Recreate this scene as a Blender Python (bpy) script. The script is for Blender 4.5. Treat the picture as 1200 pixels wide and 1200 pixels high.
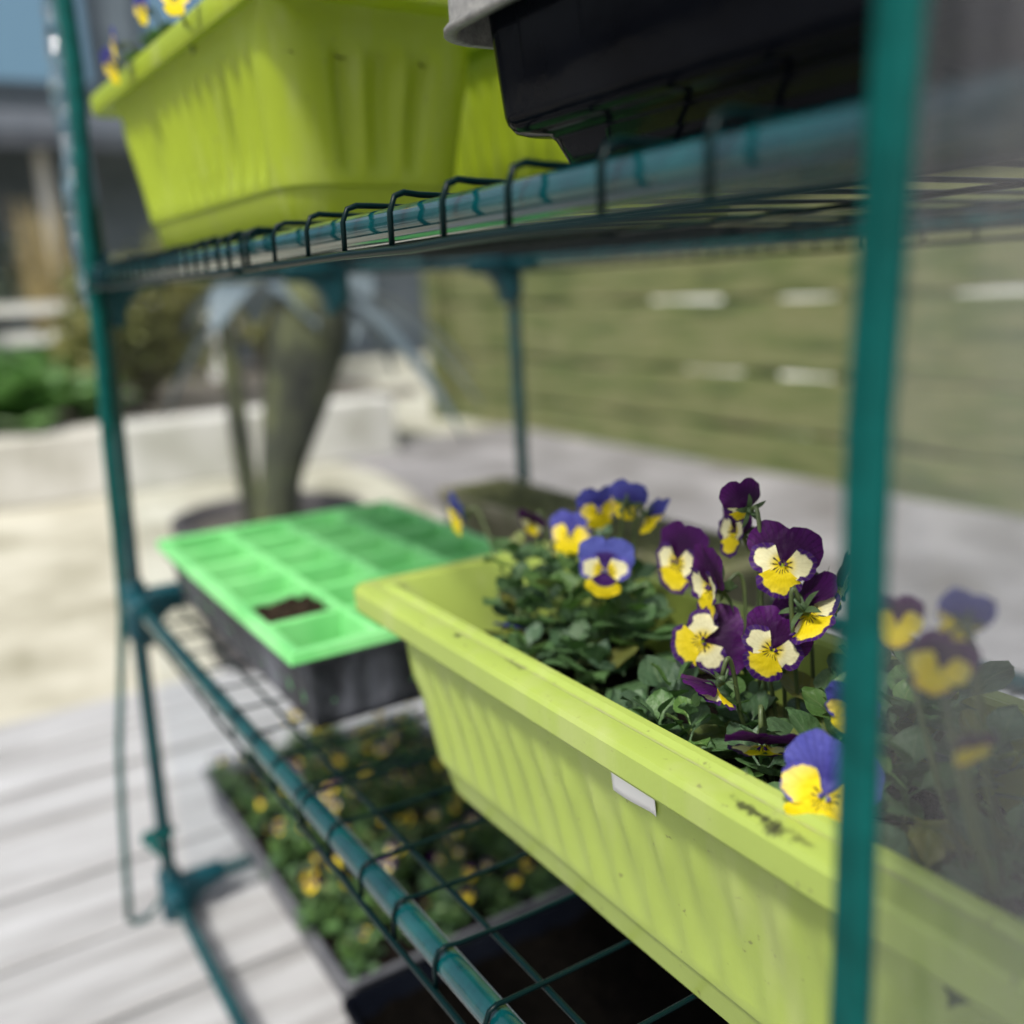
import bpy, bmesh, math, random
from mathutils import Vector, Matrix, noise
R = math.radians
scene = bpy.context.scene
for o in list(bpy.data.objects):
    bpy.data.objects.remove(o)
col = scene.collection

# ------------------------------------------------------------------ camera, sky, sun, exposure
cd = bpy.data.cameras.new('camera')
cam = bpy.data.objects.new('camera', cd); col.objects.link(cam); scene.camera = cam
cd.sensor_width = 36; cd.sensor_fit = 'HORIZONTAL'; cd.lens = 33.632
cd.clip_start = .01; cd.clip_end = 400
yaw, pit, rol = 2.591007, -.232168, -.051729
fw = Vector((math.cos(pit)*math.cos(yaw), math.cos(pit)*math.sin(yaw), math.sin(pit)))
rt0 = Vector((math.sin(yaw), -math.cos(yaw), 0)); up0 = rt0.cross(fw)
rt = rt0*math.cos(rol) + up0*math.sin(rol); up = up0*math.cos(rol) - rt0*math.sin(rol)
m4 = Matrix((rt, up, -fw)).transposed().to_4x4()
m4.translation = Vector((1.0968, -.1853, .3204))
cam.matrix_world = m4
cd.dof.use_dof = True; cd.dof.focus_distance = .402; cd.dof.aperture_fstop = 3.3
cd.dof.aperture_blades = 9

w = bpy.data.worlds.new('World'); scene.world = w; w.use_nodes = True
SUN_EL, SUN_AZ = R(57), R(150)          # compass azimuth: the sun stands in front of the stand, to the right
nt = w.node_tree
bg = nt.nodes['Background']; sky = nt.nodes.new('ShaderNodeTexSky')
sky.sky_type = 'NISHITA'; sky.sun_disc = False; sky.sun_elevation = SUN_EL; sky.sun_rotation = SUN_AZ
sky.dust_density = 4.0; sky.air_density = 1.0; sky.ozone_density = 1.0
hs = nt.nodes.new('ShaderNodeHueSaturation'); hs.inputs['Saturation'].default_value = .5      # hazy, whitish sky
nt.links.new(sky.outputs[0], hs.inputs['Color']); nt.links.new(hs.outputs[0], bg.inputs[0]); bg.inputs[1].default_value = .10
sd = bpy.data.lights.new('sun', 'SUN'); sd.energy = 2.5; sd.angle = R(8); sd.color = (1, .95, .87)
so = bpy.data.objects.new('sun', sd); col.objects.link(so)
sv = Vector((math.sin(SUN_AZ)*math.cos(SUN_EL), math.cos(SUN_AZ)*math.cos(SUN_EL), math.sin(SUN_EL)))
so.rotation_euler = sv.to_track_quat('Z', 'Y').to_euler()
scene.view_settings.view_transform = 'Standard'; scene.view_settings.look = 'None'
scene.view_settings.exposure = .86; scene.view_settings.gamma = 1
scene.cycles.max_bounces = 10; scene.cycles.transparent_max_bounces = 16
scene.cycles.sample_clamp_indirect = 4
scene.cycles.use_denoising = True

# ------------------------------------------------------------------ helpers
def tag(o, label=None, cat=None, group=None, kind=None):
    if label: o['label'] = label
    if cat: o['category'] = cat
    if group: o['group'] = group
    if kind: o['kind'] = kind
    return o
def thing(name, label, cat, loc=(0, 0, 0), group=None):
    o = bpy.data.objects.new(name, None); col.objects.link(o); o.location = loc
    o.empty_display_size = .02
    return tag(o, label, cat, group)
def obj(name, bm, mats, parent=None, smooth=True, recalc=True, sharp=0):
    if recalc: bmesh.ops.recalc_face_normals(bm, faces=bm.faces)
    me = bpy.data.meshes.new(name); bm.to_mesh(me); bm.free()
    for m in (mats if isinstance(mats, (list, tuple)) else [mats]): me.materials.append(m)
    if sharp:
        b2 = bmesh.new(); b2.from_mesh(me)
        for e in b2.edges:
            if len(e.link_faces) == 2 and e.calc_face_angle(0) > R(sharp): e.smooth = False
        b2.to_mesh(me); b2.free()
    if smooth: me.polygons.foreach_set('use_smooth', [True]*len(me.polygons))
    o = bpy.data.objects.new(name, me); col.objects.link(o)
    if parent: 
        o.parent = parent
        # meshes are written in world coordinates: undo the parent chain's offset
        off = Vector((0, 0, 0)); p = parent
        while p: off += p.location; p = p.parent
        o.location = -off
    return o
def bevel(o, wd=.002, seg=2):
    b = o.modifiers.new('bevel', 'BEVEL'); b.width = wd; b.segments = seg; b.limit_method = 'ANGLE'; b.angle_limit = R(40)
    return o
def box(bm, a, b, mi=0):
    (x0, y0, z0), (x1, y1, z1) = a, b
    v = [bm.verts.new(p) for p in ((x0,y0,z0),(x1,y0,z0),(x1,y1,z0),(x0,y1,z0),(x0,y0,z1),(x1,y0,z1),(x1,y1,z1),(x0,y1,z1))]
    fs = []
    for q in ((3,2,1,0),(4,5,6,7),(0,1,5,4),(1,2,6,5),(2,3,7,6),(3,0,4,7)):
        f = bm.faces.new([v[i] for i in q]); f.material_index = mi; fs.append(f)
    return v
def sweep(bm, pts, r, n=8, mi=0, caps=True):
    pts = [Vector(p) for p in pts]; rs = r if isinstance(r, (list, tuple)) else [r]*len(pts)
    t = (pts[1]-pts[0]).normalized()
    a = t.orthogonal().normalized(); rings = []
    for i, p in enumerate(pts):
        tn = (pts[min(i+1, len(pts)-1)]-pts[max(i-1, 0)])
        tn = tn.normalized() if tn.length > 1e-9 else t
        a = (a - tn*a.dot(tn)); a = a.normalized() if a.length > 1e-6 else tn.orthogonal().normalized()
        b = tn.cross(a)
        rings.append([bm.verts.new(p + (a*math.cos(2*math.pi*k/n) + b*math.sin(2*math.pi*k/n))*rs[i]) for k in range(n)])
    for i in range(len(rings)-1):
        for k in range(n):
            f = bm.faces.new((rings[i][k], rings[i][(k+1) % n], rings[i+1][(k+1) % n], rings[i+1][k])); f.material_index = mi
    if caps:
        bm.faces.new(list(reversed(rings[0]))).material_index = mi; bm.faces.new(rings[-1]).material_index = mi
def bez(p0, p1, p2, p3, n=14):
    p0, p1, p2, p3 = map(Vector, (p0, p1, p2, p3))
    return [p0*(1-t)**3 + p1*3*t*(1-t)**2 + p2*3*t*t*(1-t) + p3*t**3 for t in [i/n for i in range(n+1)]]
def loops(bm, rings, close_first=False, close_last=False, mi=0):
    vr = [[bm.verts.new(p) for p in r] for r in rings]; n = len(vr[0])
    for i in range(len(vr)-1):
        for k in range(n):
            f = bm.faces.new((vr[i][k], vr[i][(k+1) % n], vr[i+1][(k+1) % n], vr[i+1][k])); f.material_index = mi
    if close_first: bm.faces.new(vr[0]).material_index = mi
    if close_last: bm.faces.new(list(reversed(vr[-1]))).material_index = mi
def lathe(bm, c, prof, n=40, mi=0):
    loops(bm, [[(c[0]+r*math.cos(2*math.pi*k/n), c[1]+r*math.sin(2*math.pi*k/n), c[2]+z) for k in range(n)] for r, z in prof], True, True, mi)
def grid(bm, nx, ny, fn, mi=0):
    v = [[bm.verts.new(fn(i/nx, j/ny)) for j in range(ny+1)] for i in range(nx+1)]
    for i in range(nx):
        for j in range(ny):
            bm.faces.new((v[i][j], v[i+1][j], v[i+1][j+1], v[i][j+1])).material_index = mi
    return v
def nz(x, y, z, s=1.0): return noise.noise(Vector((x*s, y*s, z*s)))

# ------------------------------------------------------------------ materials
def mat(name, base=(.5, .5, .5), rough=.5, var=None, vscale=8, bump=0, bscale=60, coat=0, metal=0, spec=.5, transl=0, tcol=None, sheen=0, stretch=None, detail=6):
    m = bpy.data.materials.new(name); m.use_nodes = True; t = m.node_tree; N = t.nodes; L = t.links
    p = N['Principled BSDF']; p.inputs['Base Color'].default_value = (*base, 1); p.inputs['Roughness'].default_value = rough
    p.inputs['Metallic'].default_value = metal; p.inputs['Coat Weight'].default_value = coat; p.inputs['Specular IOR Level'].default_value = spec
    p.inputs['Coat Roughness'].default_value = .045
    if sheen: p.inputs['Sheen Weight'].default_value = sheen
    tc = N.new('ShaderNodeTexCoord'); mp = N.new('ShaderNodeMapping'); L.new(tc.outputs['Object'], mp.inputs[0])
    if stretch: mp.inputs['Scale'].default_value = stretch
    cs = None
    if var:
        n1 = N.new('ShaderNodeTexNoise'); n1.inputs['Scale'].default_value = vscale; n1.inputs['Detail'].default_value = detail
        n1.inputs['Roughness'].default_value = .65
        L.new(mp.outputs[0], n1.inputs['Vector'])
        cr = N.new('ShaderNodeValToRGB'); els = cr.color_ramp.elements
        els[0].position = .34; els[1].position = .66
        els[0].color = (*var[0], 1); els[1].color = (*var[-1], 1)
        for i, c in enumerate(var[1:-1]):
            e = els.new(.34 + .32*(i+1)/(len(var)-1)); e.color = (*c, 1)
        L.new(n1.outputs[0], cr.inputs[0]); L.new(cr.outputs[0], p.inputs['Base Color']); cs = cr.outputs[0]
    if bump:
        n2 = N.new('ShaderNodeTexNoise'); n2.inputs['Scale'].default_value = bscale; n2.inputs['Detail'].default_value = 5
        L.new(mp.outputs[0], n2.inputs['Vector'])
        b = N.new('ShaderNodeBump'); b.inputs['Strength'].default_value = bump; b.inputs['Distance'].default_value = .01
        L.new(n2.outputs[0], b.inputs['Height']); L.new(b.outputs[0], p.inputs['Normal'])
    if transl:
        tr = N.new('ShaderNodeBsdfTranslucent'); tr.inputs[0].default_value = (*(tcol or base), 1)
        if cs and not tcol: L.new(cs, tr.inputs[0])
        mx = N.new('ShaderNodeMixShader'); mx.inputs[0].default_value = transl
        L.new(p.outputs[0], mx.inputs[1]); L.new(tr.outputs[0], mx.inputs[2]); L.new(mx.outputs[0], N['Material Output'].inputs[0])
    m['p'] = 1
    return m
M = {}
M['tube'] = mat('teal_painted_steel', (.002, .042, .048), 0.12, coat=.7, spec=.2, var=[(.0008, .026, .033), (.001, .038, .044), (.003, .055, .06)], vscale=45)
M['tube'].node_tree.nodes['Principled BSDF'].inputs['Coat IOR'].default_value = 1.55
M['wire'] = mat('dark_green_coated_wire', (.001, .009, .010), .3, spec=.1)
M['joint'] = mat('teal_moulded_plastic', (.003, .045, .06), .4, spec=.3, var=[(.003, .038, .052), (.004, .052, .068)], vscale=30)
M['zip'] = mat('teal_woven_tape', (.002, .09, .085), .6, spec=.12, var=[(.0005, .055, .05), (.001, .085, .078)], vscale=60, bump=.2, bscale=900, transl=.1)
M['black'] = mat('black_glossy_plastic', (.002, .0025, .004), 0.10, spec=.035, bump=.02, bscale=60, var=[(.0015, .002, .004), (.004, .005, .008)], vscale=14)
M['greyrim'] = mat('scuffed_grey_plastic', (.15, .15, .15), .5, var=[(.10, .10, .10), (.2, .2, .19)], vscale=300)
M['traydark'] = mat('dusty_black_plastic', (.03, .031, .035), .42, var=[(.014, .014, .017), (.04, .043, .052), (.15, .157, .19)], vscale=22, stretch=(1, 1, .3))
M['traygrey'] = mat('grey_moulded_plastic', (.1, .105, .12), .45, var=[(.07, .073, .085), (.13, .135, .15)], vscale=18, stretch=(1, 1, .3))
M['cells'] = mat('bright_green_thin_plastic', (.30, .74, .36), .36, transl=.16, tcol=(.3, .9, .4), var=[(.15, .56, .17), (.27, .72, .28)], vscale=16)
M['soil'] = mat('dark_compost', (.012, .009, .007), .95, var=[(.003, .002, .002), (.008, .006, .005), (.022, .016, .012)], vscale=160, bump=1, bscale=260, spec=.08)
M['seedsoil'] = mat('brown_seed_compost', (.03, .02, .014), .95, var=[(.008, .006, .004), (.03, .021, .014), (.07, .052, .036)], vscale=170, bump=1, bscale=260, spec=.08)
M['shadesoil'] = mat('shade_black_compost', (.004, .003, .003), .95, var=[(.001, .001, .001), (.006, .005, .004)], vscale=120, bump=1, bscale=240, spec=.02)  # near-black compost colour carries the shade under the middle shelf
M['soilbed'] = mat('grey_brown_garden_soil', (.06, .05, .04), .95, var=[(.04, .034, .026), (.12, .105, .085)], vscale=14, bump=.6, bscale=60)
M['leaf'] = mat('dark_green_leaf', (.05, .105, .055), .5, var=[(.03, .07, .035), (.055, .11, .06), (.09, .155, .092)], vscale=38, transl=.18, tcol=(.06, .16, .03), bump=.25, bscale=260, spec=.5)
M['leafnew'] = mat('fresh_green_leaf', (.09, .18, .04), .45, var=[(.065, .145, .035), (.115, .22, .06)], vscale=38, transl=.25, tcol=(.12, .28, .04), bump=.2, bscale=260)
M['stem'] = mat('green_stalk', (.06, .10, .03), .45, var=[(.05, .08, .03), (.09, .12, .04)], vscale=60)
M['sepal'] = mat('green_sepal', (.06, .11, .045), .5, var=[(.045, .09, .035), (.09, .14, .06)], vscale=120, transl=.2)
M['white'] = mat('white_paper_label', (.75, .75, .74), .5)

def leafmat(m, vein):
    """midrib, side veins, paler rim and a tone of its own for each leaf, from the leaf's own coordinates"""
    t = m.node_tree; N = t.nodes; L = t.links; p = N['Principled BSDF']; src = p.inputs['Base Color'].links[0].from_socket
    at = N.new('ShaderNodeAttribute'); at.attribute_name = 'lf'; sp = N.new('ShaderNodeSeparateColor'); L.new(at.outputs['Color'], sp.inputs[0])
    def mth(op, x, y=None, clamp=False):
        n = N.new('ShaderNodeMath'); n.operation = op; n.use_clamp = clamp
        for i, s in enumerate((x, y)):
            if s is None: continue
            if isinstance(s, (int, float)): n.inputs[i].default_value = s
            else: L.new(s, n.inputs[i])
        return n.outputs[0]
    def mixin(src, fac, c, mode='MIX'):
        mx = N.new('ShaderNodeMix'); mx.data_type = 'RGBA'; mx.blend_type = mode
        L.new(fac, mx.inputs[0]); L.new(src, mx.inputs[6]); mx.inputs[7].default_value = (*c, 1); return mx.outputs[2]
    au = mth('ABSOLUTE', mth('SUBTRACT', sp.outputs[0], .5))
    src = mixin(src, mth('MULTIPLY', sp.outputs[2], .75), (.085, .185, .04))
    src = mixin(src, mth('MULTIPLY', mth('SUBTRACT', sp.outputs[2], .9), 8, True), (.20, .17, .03))
    rib = mth('MULTIPLY', mth('SUBTRACT', .035, au), 40, True)
    sv = mth('SINE', mth('SUBTRACT', mth('MULTIPLY', sp.outputs[1], 42), mth('MULTIPLY', au, 26)))
    sv = mth('MULTIPLY', mth('MULTIPLY', mth('SUBTRACT', sv, .86), 7, True), .45)
    src = mixin(src, mth('MAXIMUM', mth('MULTIPLY', rib, .7), sv), vein)
    L.new(src, p.inputs['Base Color'])
leafmat(M['leaf'], (.12, .18, .09)); leafmat(M['leafnew'], (.2, .28, .1))

def film(name, haze=.14, gloss=1.0, tint=(.9, .93, .95), bump=.25, bscale=9, hcol=(.6, .62, .64), streak=None):
    m = bpy.data.materials.new(name); m.use_nodes = True; t = m.node_tree; N = t.nodes; L = t.links
    N.remove(N['Principled BSDF'])
    tr = N.new('ShaderNodeBsdfTransparent'); tr.inputs[0].default_value = (*tint, 1)
    df = N.new('ShaderNodeBsdfDiffuse'); df.inputs[0].default_value = (*hcol, 1)
    tl = N.new('ShaderNodeBsdfTranslucent'); tl.inputs[0].default_value = (*hcol, 1)
    gl = N.new('ShaderNodeBsdfGlossy'); gl.inputs['Roughness'].default_value = .12
    fr = N.new('ShaderNodeFresnel'); fr.inputs[0].default_value = 1.5
    tc = N.new('ShaderNodeTexCoord'); ns = N.new('ShaderNodeTexNoise'); ns.inputs['Scale'].default_value = bscale; ns.inputs['Detail'].default_value = 3
    mp = N.new('ShaderNodeMapping'); L.new(tc.outputs['Object'], mp.inputs[0])
    if streak: mp.inputs['Scale'].default_value = streak
    L.new(mp.outputs[0], ns.inputs['Vector'])
    bp = N.new('ShaderNodeBump'); bp.inputs['Strength'].default_value = bump; bp.inputs['Distance'].default_value = .03
    L.new(ns.outputs[0], bp.inputs['Height'])
    for s in (df, tl, gl, fr): L.new(bp.outputs[0], s.inputs['Normal'])
    a = N.new('ShaderNodeMixShader'); a.inputs[0].default_value = .5
    L.new(df.outputs[0], a.inputs[1]); L.new(tl.outputs[0], a.inputs[2])
    b = N.new('ShaderNodeMixShader')
    mr = N.new('ShaderNodeMapRange'); mr.inputs['From Min'].default_value = .35; mr.inputs['From Max'].default_value = .7
    mr.inputs['To Min'].default_value = haze*.4; mr.inputs['To Max'].default_value = haze*1.8
    L.new(ns.outputs[0], mr.inputs['Value']); L.new(mr.outputs[0], b.inputs[0])
    L.new(tr.outputs[0], b.inputs[1]); L.new(a.outputs[0], b.inputs[2])
    c = N.new('ShaderNodeMixShader'); ml = N.new('ShaderNodeMath'); ml.operation = 'MULTIPLY'; ml.inputs[1].default_value = gloss
    L.new(fr.outputs[0], ml.inputs[0]); L.new(ml.outputs[0], c.inputs[0])
    L.new(b.outputs[0], c.inputs[1]); L.new(gl.outputs[0], c.inputs[2])
    L.new(c.outputs[0], N['Material Output'].inputs[0])
    return m
M['film'] = film('clear_polythene', haze=.018, gloss=.3)
M['filmflap'] = film('clear_polythene_flap', haze=.15, gloss=.85, bump=.8, bscale=7, hcol=(.42, .42, .46), streak=(4, 1, .6))
M['filmbunch'] = film('crinkled_polythene', haze=.2, gloss=1.2, bump=.9, bscale=45, hcol=(.3, .5, .62), tint=(.62, .82, .9))

def lime(name, base, transl, tcol, smudges=(), groove=None, splash=.75):
    """lime plastic with fine dust, faint streaks, plus scuff marks of their own shape at given local spots"""
    m = mat(name, base, .38, var=[tuple(c*.93 for c in base), tuple(min(1, c*1.05) for c in base)], vscale=9, bump=.04, bscale=400, transl=transl, tcol=tcol, spec=.45)
    t = m.node_tree; N = t.nodes; L = t.links; p = N['Principled BSDF']
    src = p.inputs['Base Color'].links[0].from_socket
    tc = N.new('ShaderNodeTexCoord'); geo = N.new('ShaderNodeNewGeometry')
    def mixin(src, fac, c):
        mx = N.new('ShaderNodeMix'); mx.data_type = 'RGBA'
        L.new(fac, mx.inputs[0]); L.new(src, mx.inputs[6]); mx.inputs[7].default_value = (*c, 1)
        return mx.outputs[2]
    def mth(op, a, b=None, clamp=False):
        n = N.new('ShaderNodeMath'); n.operation = op; n.use_clamp = clamp
        for i, s in enumerate((a, b)):
            if s is None: continue
            if isinstance(s, (int, float)): n.inputs[i].default_value = s
            else: L.new(s, n.inputs[i])
        return n.outputs[0]
    # specks
    vo = N.new('ShaderNodeTexNoise'); vo.inputs['Scale'].default_value = 230; vo.inputs['Detail'].default_value = 2
    L.new(tc.outputs['Object'], vo.inputs['Vector'])
    src = mixin(src, mth('MULTIPLY', mth('MULTIPLY', mth('SUBTRACT', vo.outputs[0], .69), 14, True), .7), (.12, .11, .05))
    v2 = N.new('ShaderNodeTexVoronoi'); v2.inputs['Scale'].default_value = 95; L.new(tc.outputs['Object'], v2.inputs['Vector'])
    pn = N.new('ShaderNodeTexNoise'); pn.inputs['Scale'].default_value = 22; L.new(tc.outputs['Object'], pn.inputs['Vector'])
    f = mth('MULTIPLY', mth('MULTIPLY', mth('SUBTRACT', .085, v2.outputs['Distance']), 25, True), mth('GREATER_THAN', pn.outputs[0], .57))
    src = mixin(src, mth('MULTIPLY', f, splash), (.10, .085, .04))          # dried soil splashes
    # long faint stains
    mp = N.new('ShaderNodeMapping'); mp.inputs['Scale'].default_value = (40, 40, 5); L.new(tc.outputs['Object'], mp.inputs[0])
    st = N.new('ShaderNodeTexNoise'); st.inputs['Scale'].default_value = 1; st.inputs['Detail'].default_value = 4; L.new(mp.outputs[0], st.inputs['Vector'])
    src = mixin(src, mth('MULTIPLY', mth('MULTIPLY', mth('SUBTRACT', st.outputs[0], .55), 4, True), .34), (.44, .46, .25))
    gn = N.new('ShaderNodeTexNoise'); gn.inputs['Scale'].default_value = 120; gn.inputs['Detail'].default_value = 8; gn.inputs['Roughness'].default_value = .7
    L.new(tc.outputs['Object'], gn.inputs['Vector'])
    for (P, rx, ry, amt) in smudges:
        mp = N.new('ShaderNodeMapping'); mp.vector_type = 'POINT'
        mp.inputs['Location'].default_value = (-P[0]/rx, -P[1]/ry, -P[2]/.02); mp.inputs['Scale'].default_value = (1/rx, 1/ry, 1/.02)
        L.new(tc.outputs['Object'], mp.inputs[0])
        ln = N.new('ShaderNodeVectorMath'); ln.operation = 'LENGTH'; L.new(mp.outputs[0], ln.inputs[0])
        d = mth('SUBTRACT', 1, ln.outputs['Value'], True)
        f = mth('MULTIPLY', mth('SUBTRACT', mth('ADD', mth('MULTIPLY', d, .45), mth('MULTIPLY', gn.outputs[0], .8)), .66), 9, True)
        f = mth('MULTIPLY', f, mth('GREATER_THAN', d, 0.001))
        src = mixin(src, mth('MULTIPLY', f, amt), (.03, .028, .02))
    if groove is not None:
        sp = N.new('ShaderNodeSeparateXYZ'); L.new(tc.outputs['Object'], sp.inputs[0])
        dy = mth('ABSOLUTE', mth('SUBTRACT', sp.outputs[1], groove[0]))
        f = mth('MULTIPLY', mth('LESS_THAN', dy, .0008), mth('GREATER_THAN', sp.outputs[2], groove[1]))
        f = mth('MULTIPLY', f, mth('MULTIPLY', mth('SUBTRACT', gn.outputs[0], .3), 2.2, True))
        src = mixin(src, f, (.28, .27, .17))
    L.new(src, p.inputs['Base Color'])
    return m

# petal shaders: 'pet' colour attribute holds (radius to the petal's edge, distance from the throat, angle, noise)
def petal(name, inner, outer, border, bpos=.8, whisk=0, start=.45, end=.95, transl=.25, throat=None, rough=.55):
    m = bpy.data.materials.new(name); m.use_nodes = True; t = m.node_tree; N = t.nodes; L = t.links; p = N['Principled BSDF']
    p.inputs['Roughness'].default_value = rough; p.inputs['Specular IOR Level'].default_value = .25
    at = N.new('ShaderNodeAttribute'); at.attribute_name = 'pet'
    sp = N.new('ShaderNodeSeparateColor'); L.new(at.outputs['Color'], sp.inputs[0])
    rho, v, a = sp.outputs[0], sp.outputs[1], sp.outputs[2]
    def mth(op, x, y=None, clamp=False):
        n = N.new('ShaderNodeMath'); n.operation = op; n.use_clamp = clamp
        for i, s in enumerate((x, y)):
            if s is None: continue
            if isinstance(s, (int, float)): n.inputs[i].default_value = s
            else: L.new(s, n.inputs[i])
        return n.outputs[0]
    def smooth(x, lo, hi):
        n = N.new('ShaderNodeMapRange'); n.interpolation_type = 'SMOOTHSTEP'; L.new(x, n.inputs[0])
        n.inputs[1].default_value = lo; n.inputs[2].default_value = hi; return n.outputs[0]
    def mix(f, A, B):
        mx = N.new('ShaderNodeMix'); mx.data_type = 'RGBA'; L.new(f, mx.inputs[0])
        for i, c in ((6, A), (7, B)):
            if isinstance(c, tuple): mx.inputs[i].default_value = (*c, 1)
            else: L.new(c, mx.inputs[i])
        return mx.outputs[2]
    tc = N.new('ShaderNodeTexCoord'); ns = N.new('ShaderNodeTexNoise'); ns.inputs['Scale'].default_value = 260; ns.inputs['Detail'].default_value = 4
    L.new(tc.outputs['Object'], ns.inputs['Vector'])
    c = mix(smooth(v, start, end), inner, outer)
    if border:
        e = mth('ADD', rho, mth('MULTIPLY', mth('SUBTRACT', ns.outputs[0], .5), .5))
        c = mix(smooth(e, bpos-.05, bpos+.05), c, border)
    else:
        c = mix(mth('MULTIPLY', ns.outputs[0], .35), c, tuple(k*.55 for k in outer))
        vn = mth('SINE', mth('ADD', mth('MULTIPLY', a, 95), mth('MULTIPLY', ns.outputs[0], 6)))
        c = mix(mth('MULTIPLY', smooth(vn, .55, 1.0), .4), c, tuple(k*.45 for k in inner))
    if border:
        vn = mth('SINE', mth('ADD', mth('MULTIPLY', a, 80), mth('MULTIPLY', ns.outputs[0], 5)))
        c = mix(mth('MULTIPLY', smooth(vn, .6, 1.0), .13), c, tuple(k*.5 for k in inner))
    if whisk:
        s = mth('SINE', mth('MULTIPLY', mth('SUBTRACT', a, .5), whisk))
        s = mth('ABSOLUTE', s)
        wv = mth('MULTIPLY', smooth(s, .8, .93), mth('MULTIPLY', smooth(v, .10, .16), smooth(mth('ADD', v, mth('MULTIPLY', ns.outputs[0], .4)), .54, .46)))
        c = mix(wv, c, (.012, .004, .02))
    if throat: c = mix(smooth(v, .10, .02), c, throat)
    L.new(c, p.inputs['Base Color'])
    wn = N.new('ShaderNodeTexNoise'); wn.inputs['Scale'].default_value = 420; L.new(tc.outputs['Object'], wn.inputs['Vector'])
    bp = N.new('ShaderNodeBump'); bp.inputs['Strength'].default_value = .18; bp.inputs['Distance'].default_value = .004; L.new(wn.outputs[0], bp.inputs['Height'])
    L.new(bp.outputs[0], p.inputs['Normal'])
    tr = N.new('ShaderNodeBsdfTranslucent'); L.new(c, tr.inputs[0])
    mx = N.new('ShaderNodeMixShader'); mx.inputs[0].default_value = transl
    L.new(p.outputs[0], mx.inputs[1]); L.new(tr.outputs[0], mx.inputs[2]); L.new(mx.outputs[0], N['Material Output'].inputs[0])
    return m
YEL, CRE, PUR = (.84, .66, .010), (.86, .82, .50), (.05, .008, .13)
GR = (.35, .5, .03)
PET = {
 'purple': [petal('deep_purple_petal', (.035, .003, .05), (.085, .006, .13), None, transl=.3),
            petal('cream_petal_purple_edge', YEL, CRE, PUR, .67, whisk=13, start=.15, end=.5, throat=GR),
            petal('yellow_petal_purple_edge', YEL, (.86, .70, .06), PUR, .72, whisk=22, start=.5, end=1.0, throat=GR)],
 'blue': [petal('blue_violet_petal', (.05, .045, .27), (.075, .08, .38), None, start=.3, end=.8, transl=.3),
          petal('yellow_petal_blue_edge', YEL, (.82, .66, .16), (.07, .06, .33), .88, whisk=13, start=.4, end=.9, throat=GR),
          petal('plain_yellow_petal', YEL, (.86, .69, .01), (.86, .69, .01), .9, whisk=22, throat=GR)],
 'small': [petal('small_purple_petal', (.04, .004, .05), (.09, .008, .12), None, transl=.3),
          petal('small_yellow_petal', YEL, (.78, .66, .12), (.78, .66, .12), .95, throat=GR),
          petal('small_lower_petal', YEL, (.78, .56, .02), (.05, .008, .12), .85, throat=GR)],
 'violet': [petal('pale_blue_petal', (.045, .008, .12), (.10, .12, .47), None, start=.45, end=.6, transl=.3),
          petal('cream_petal_violet_edge', YEL, CRE, (.11, .10, .45), .7, whisk=13, start=.3, end=.6, throat=GR),
          petal('violet_yellow_petal', (.05, .008, .12), (.84, .66, .01), (.84, .66, .01), .95, start=.55, end=.6)],
}

# ------------------------------------------------------------------ measured positions (metres)
FLOWERS_B = [
  ((0.8111, 0.13, 0.1932), (0.7319, -0.62, 0.2827), (-0.0672, 0.3473, 0.9354), 'purple', 0.0158, 0),
  ((0.7793, 0.112, 0.1518), (0.5844, -0.7153, 0.3831), (0.6867, 0.6875, 0.2361), 'purple', 0.0165, 0),
  ((0.8168, 0.118, 0.1575), (0.8084, -0.4903, 0.3257), (0.0301, 0.587, 0.809), 'purple', 0.015, 0),
  ((0.7297, 0.14, 0.174), (0.0715, -0.9814, 0.1783), (0.0225, 0.1803, 0.9834), 'purple', 0.0175, 0),
  ((0.7746, 0.122, 0.1748), (-0.3158, -0.9472, -0.055), (-0.1261, -0.0155, 0.9919), 'purple', 0.0185, 0.35),
  ((0.7887, 0.13, 0.2153), (-0.9667, 0.2506, 0.052), (0.0189, -0.1325, 0.991), 'purple', 0.012, 0.8),
  ((0.7673, 0.145, 0.197), (-0.2594, -0.94, 0.2217), (-0.0896, 0.252, 0.9636), 'purple', 0.014, 0.3),
  ((0.8218, 0.135, 0.1717), (0.1327, 0.6419, -0.7553), (-0.7665, 0.5495, 0.3324), 'purple', 0.0168, 0.15),
  ((0.8122, 0.165, 0.1757), (0.7275, 0.6333, -0.2639), (0.0629, 0.3214, 0.9448), 'purple', 0.015, 0.4),
  ((0.8133, 0.088, 0.1467), (-0.1528, -0.428, -0.8907), (-0.6219, -0.6588, 0.4233), 'purple', 0.0135, 0.5),
  ((0.849, 0.078, 0.1369), (0.4913, -0.4212, -0.7624), (0.6, -0.4708, 0.6468), 'purple', 0.0145, 0.2),
  ((0.895, 0.06, 0.1414), (0.5799, -0.7807, 0.2327), (0.1229, 0.3662, 0.9224), 'blue', 0.0168, 0),
  ((0.8825, 0.09, 0.1602), (0.2618, -0.9361, -0.2351), (0.2366, -0.1739, 0.9559), 'blue', 0.011, 0.4)]
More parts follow.
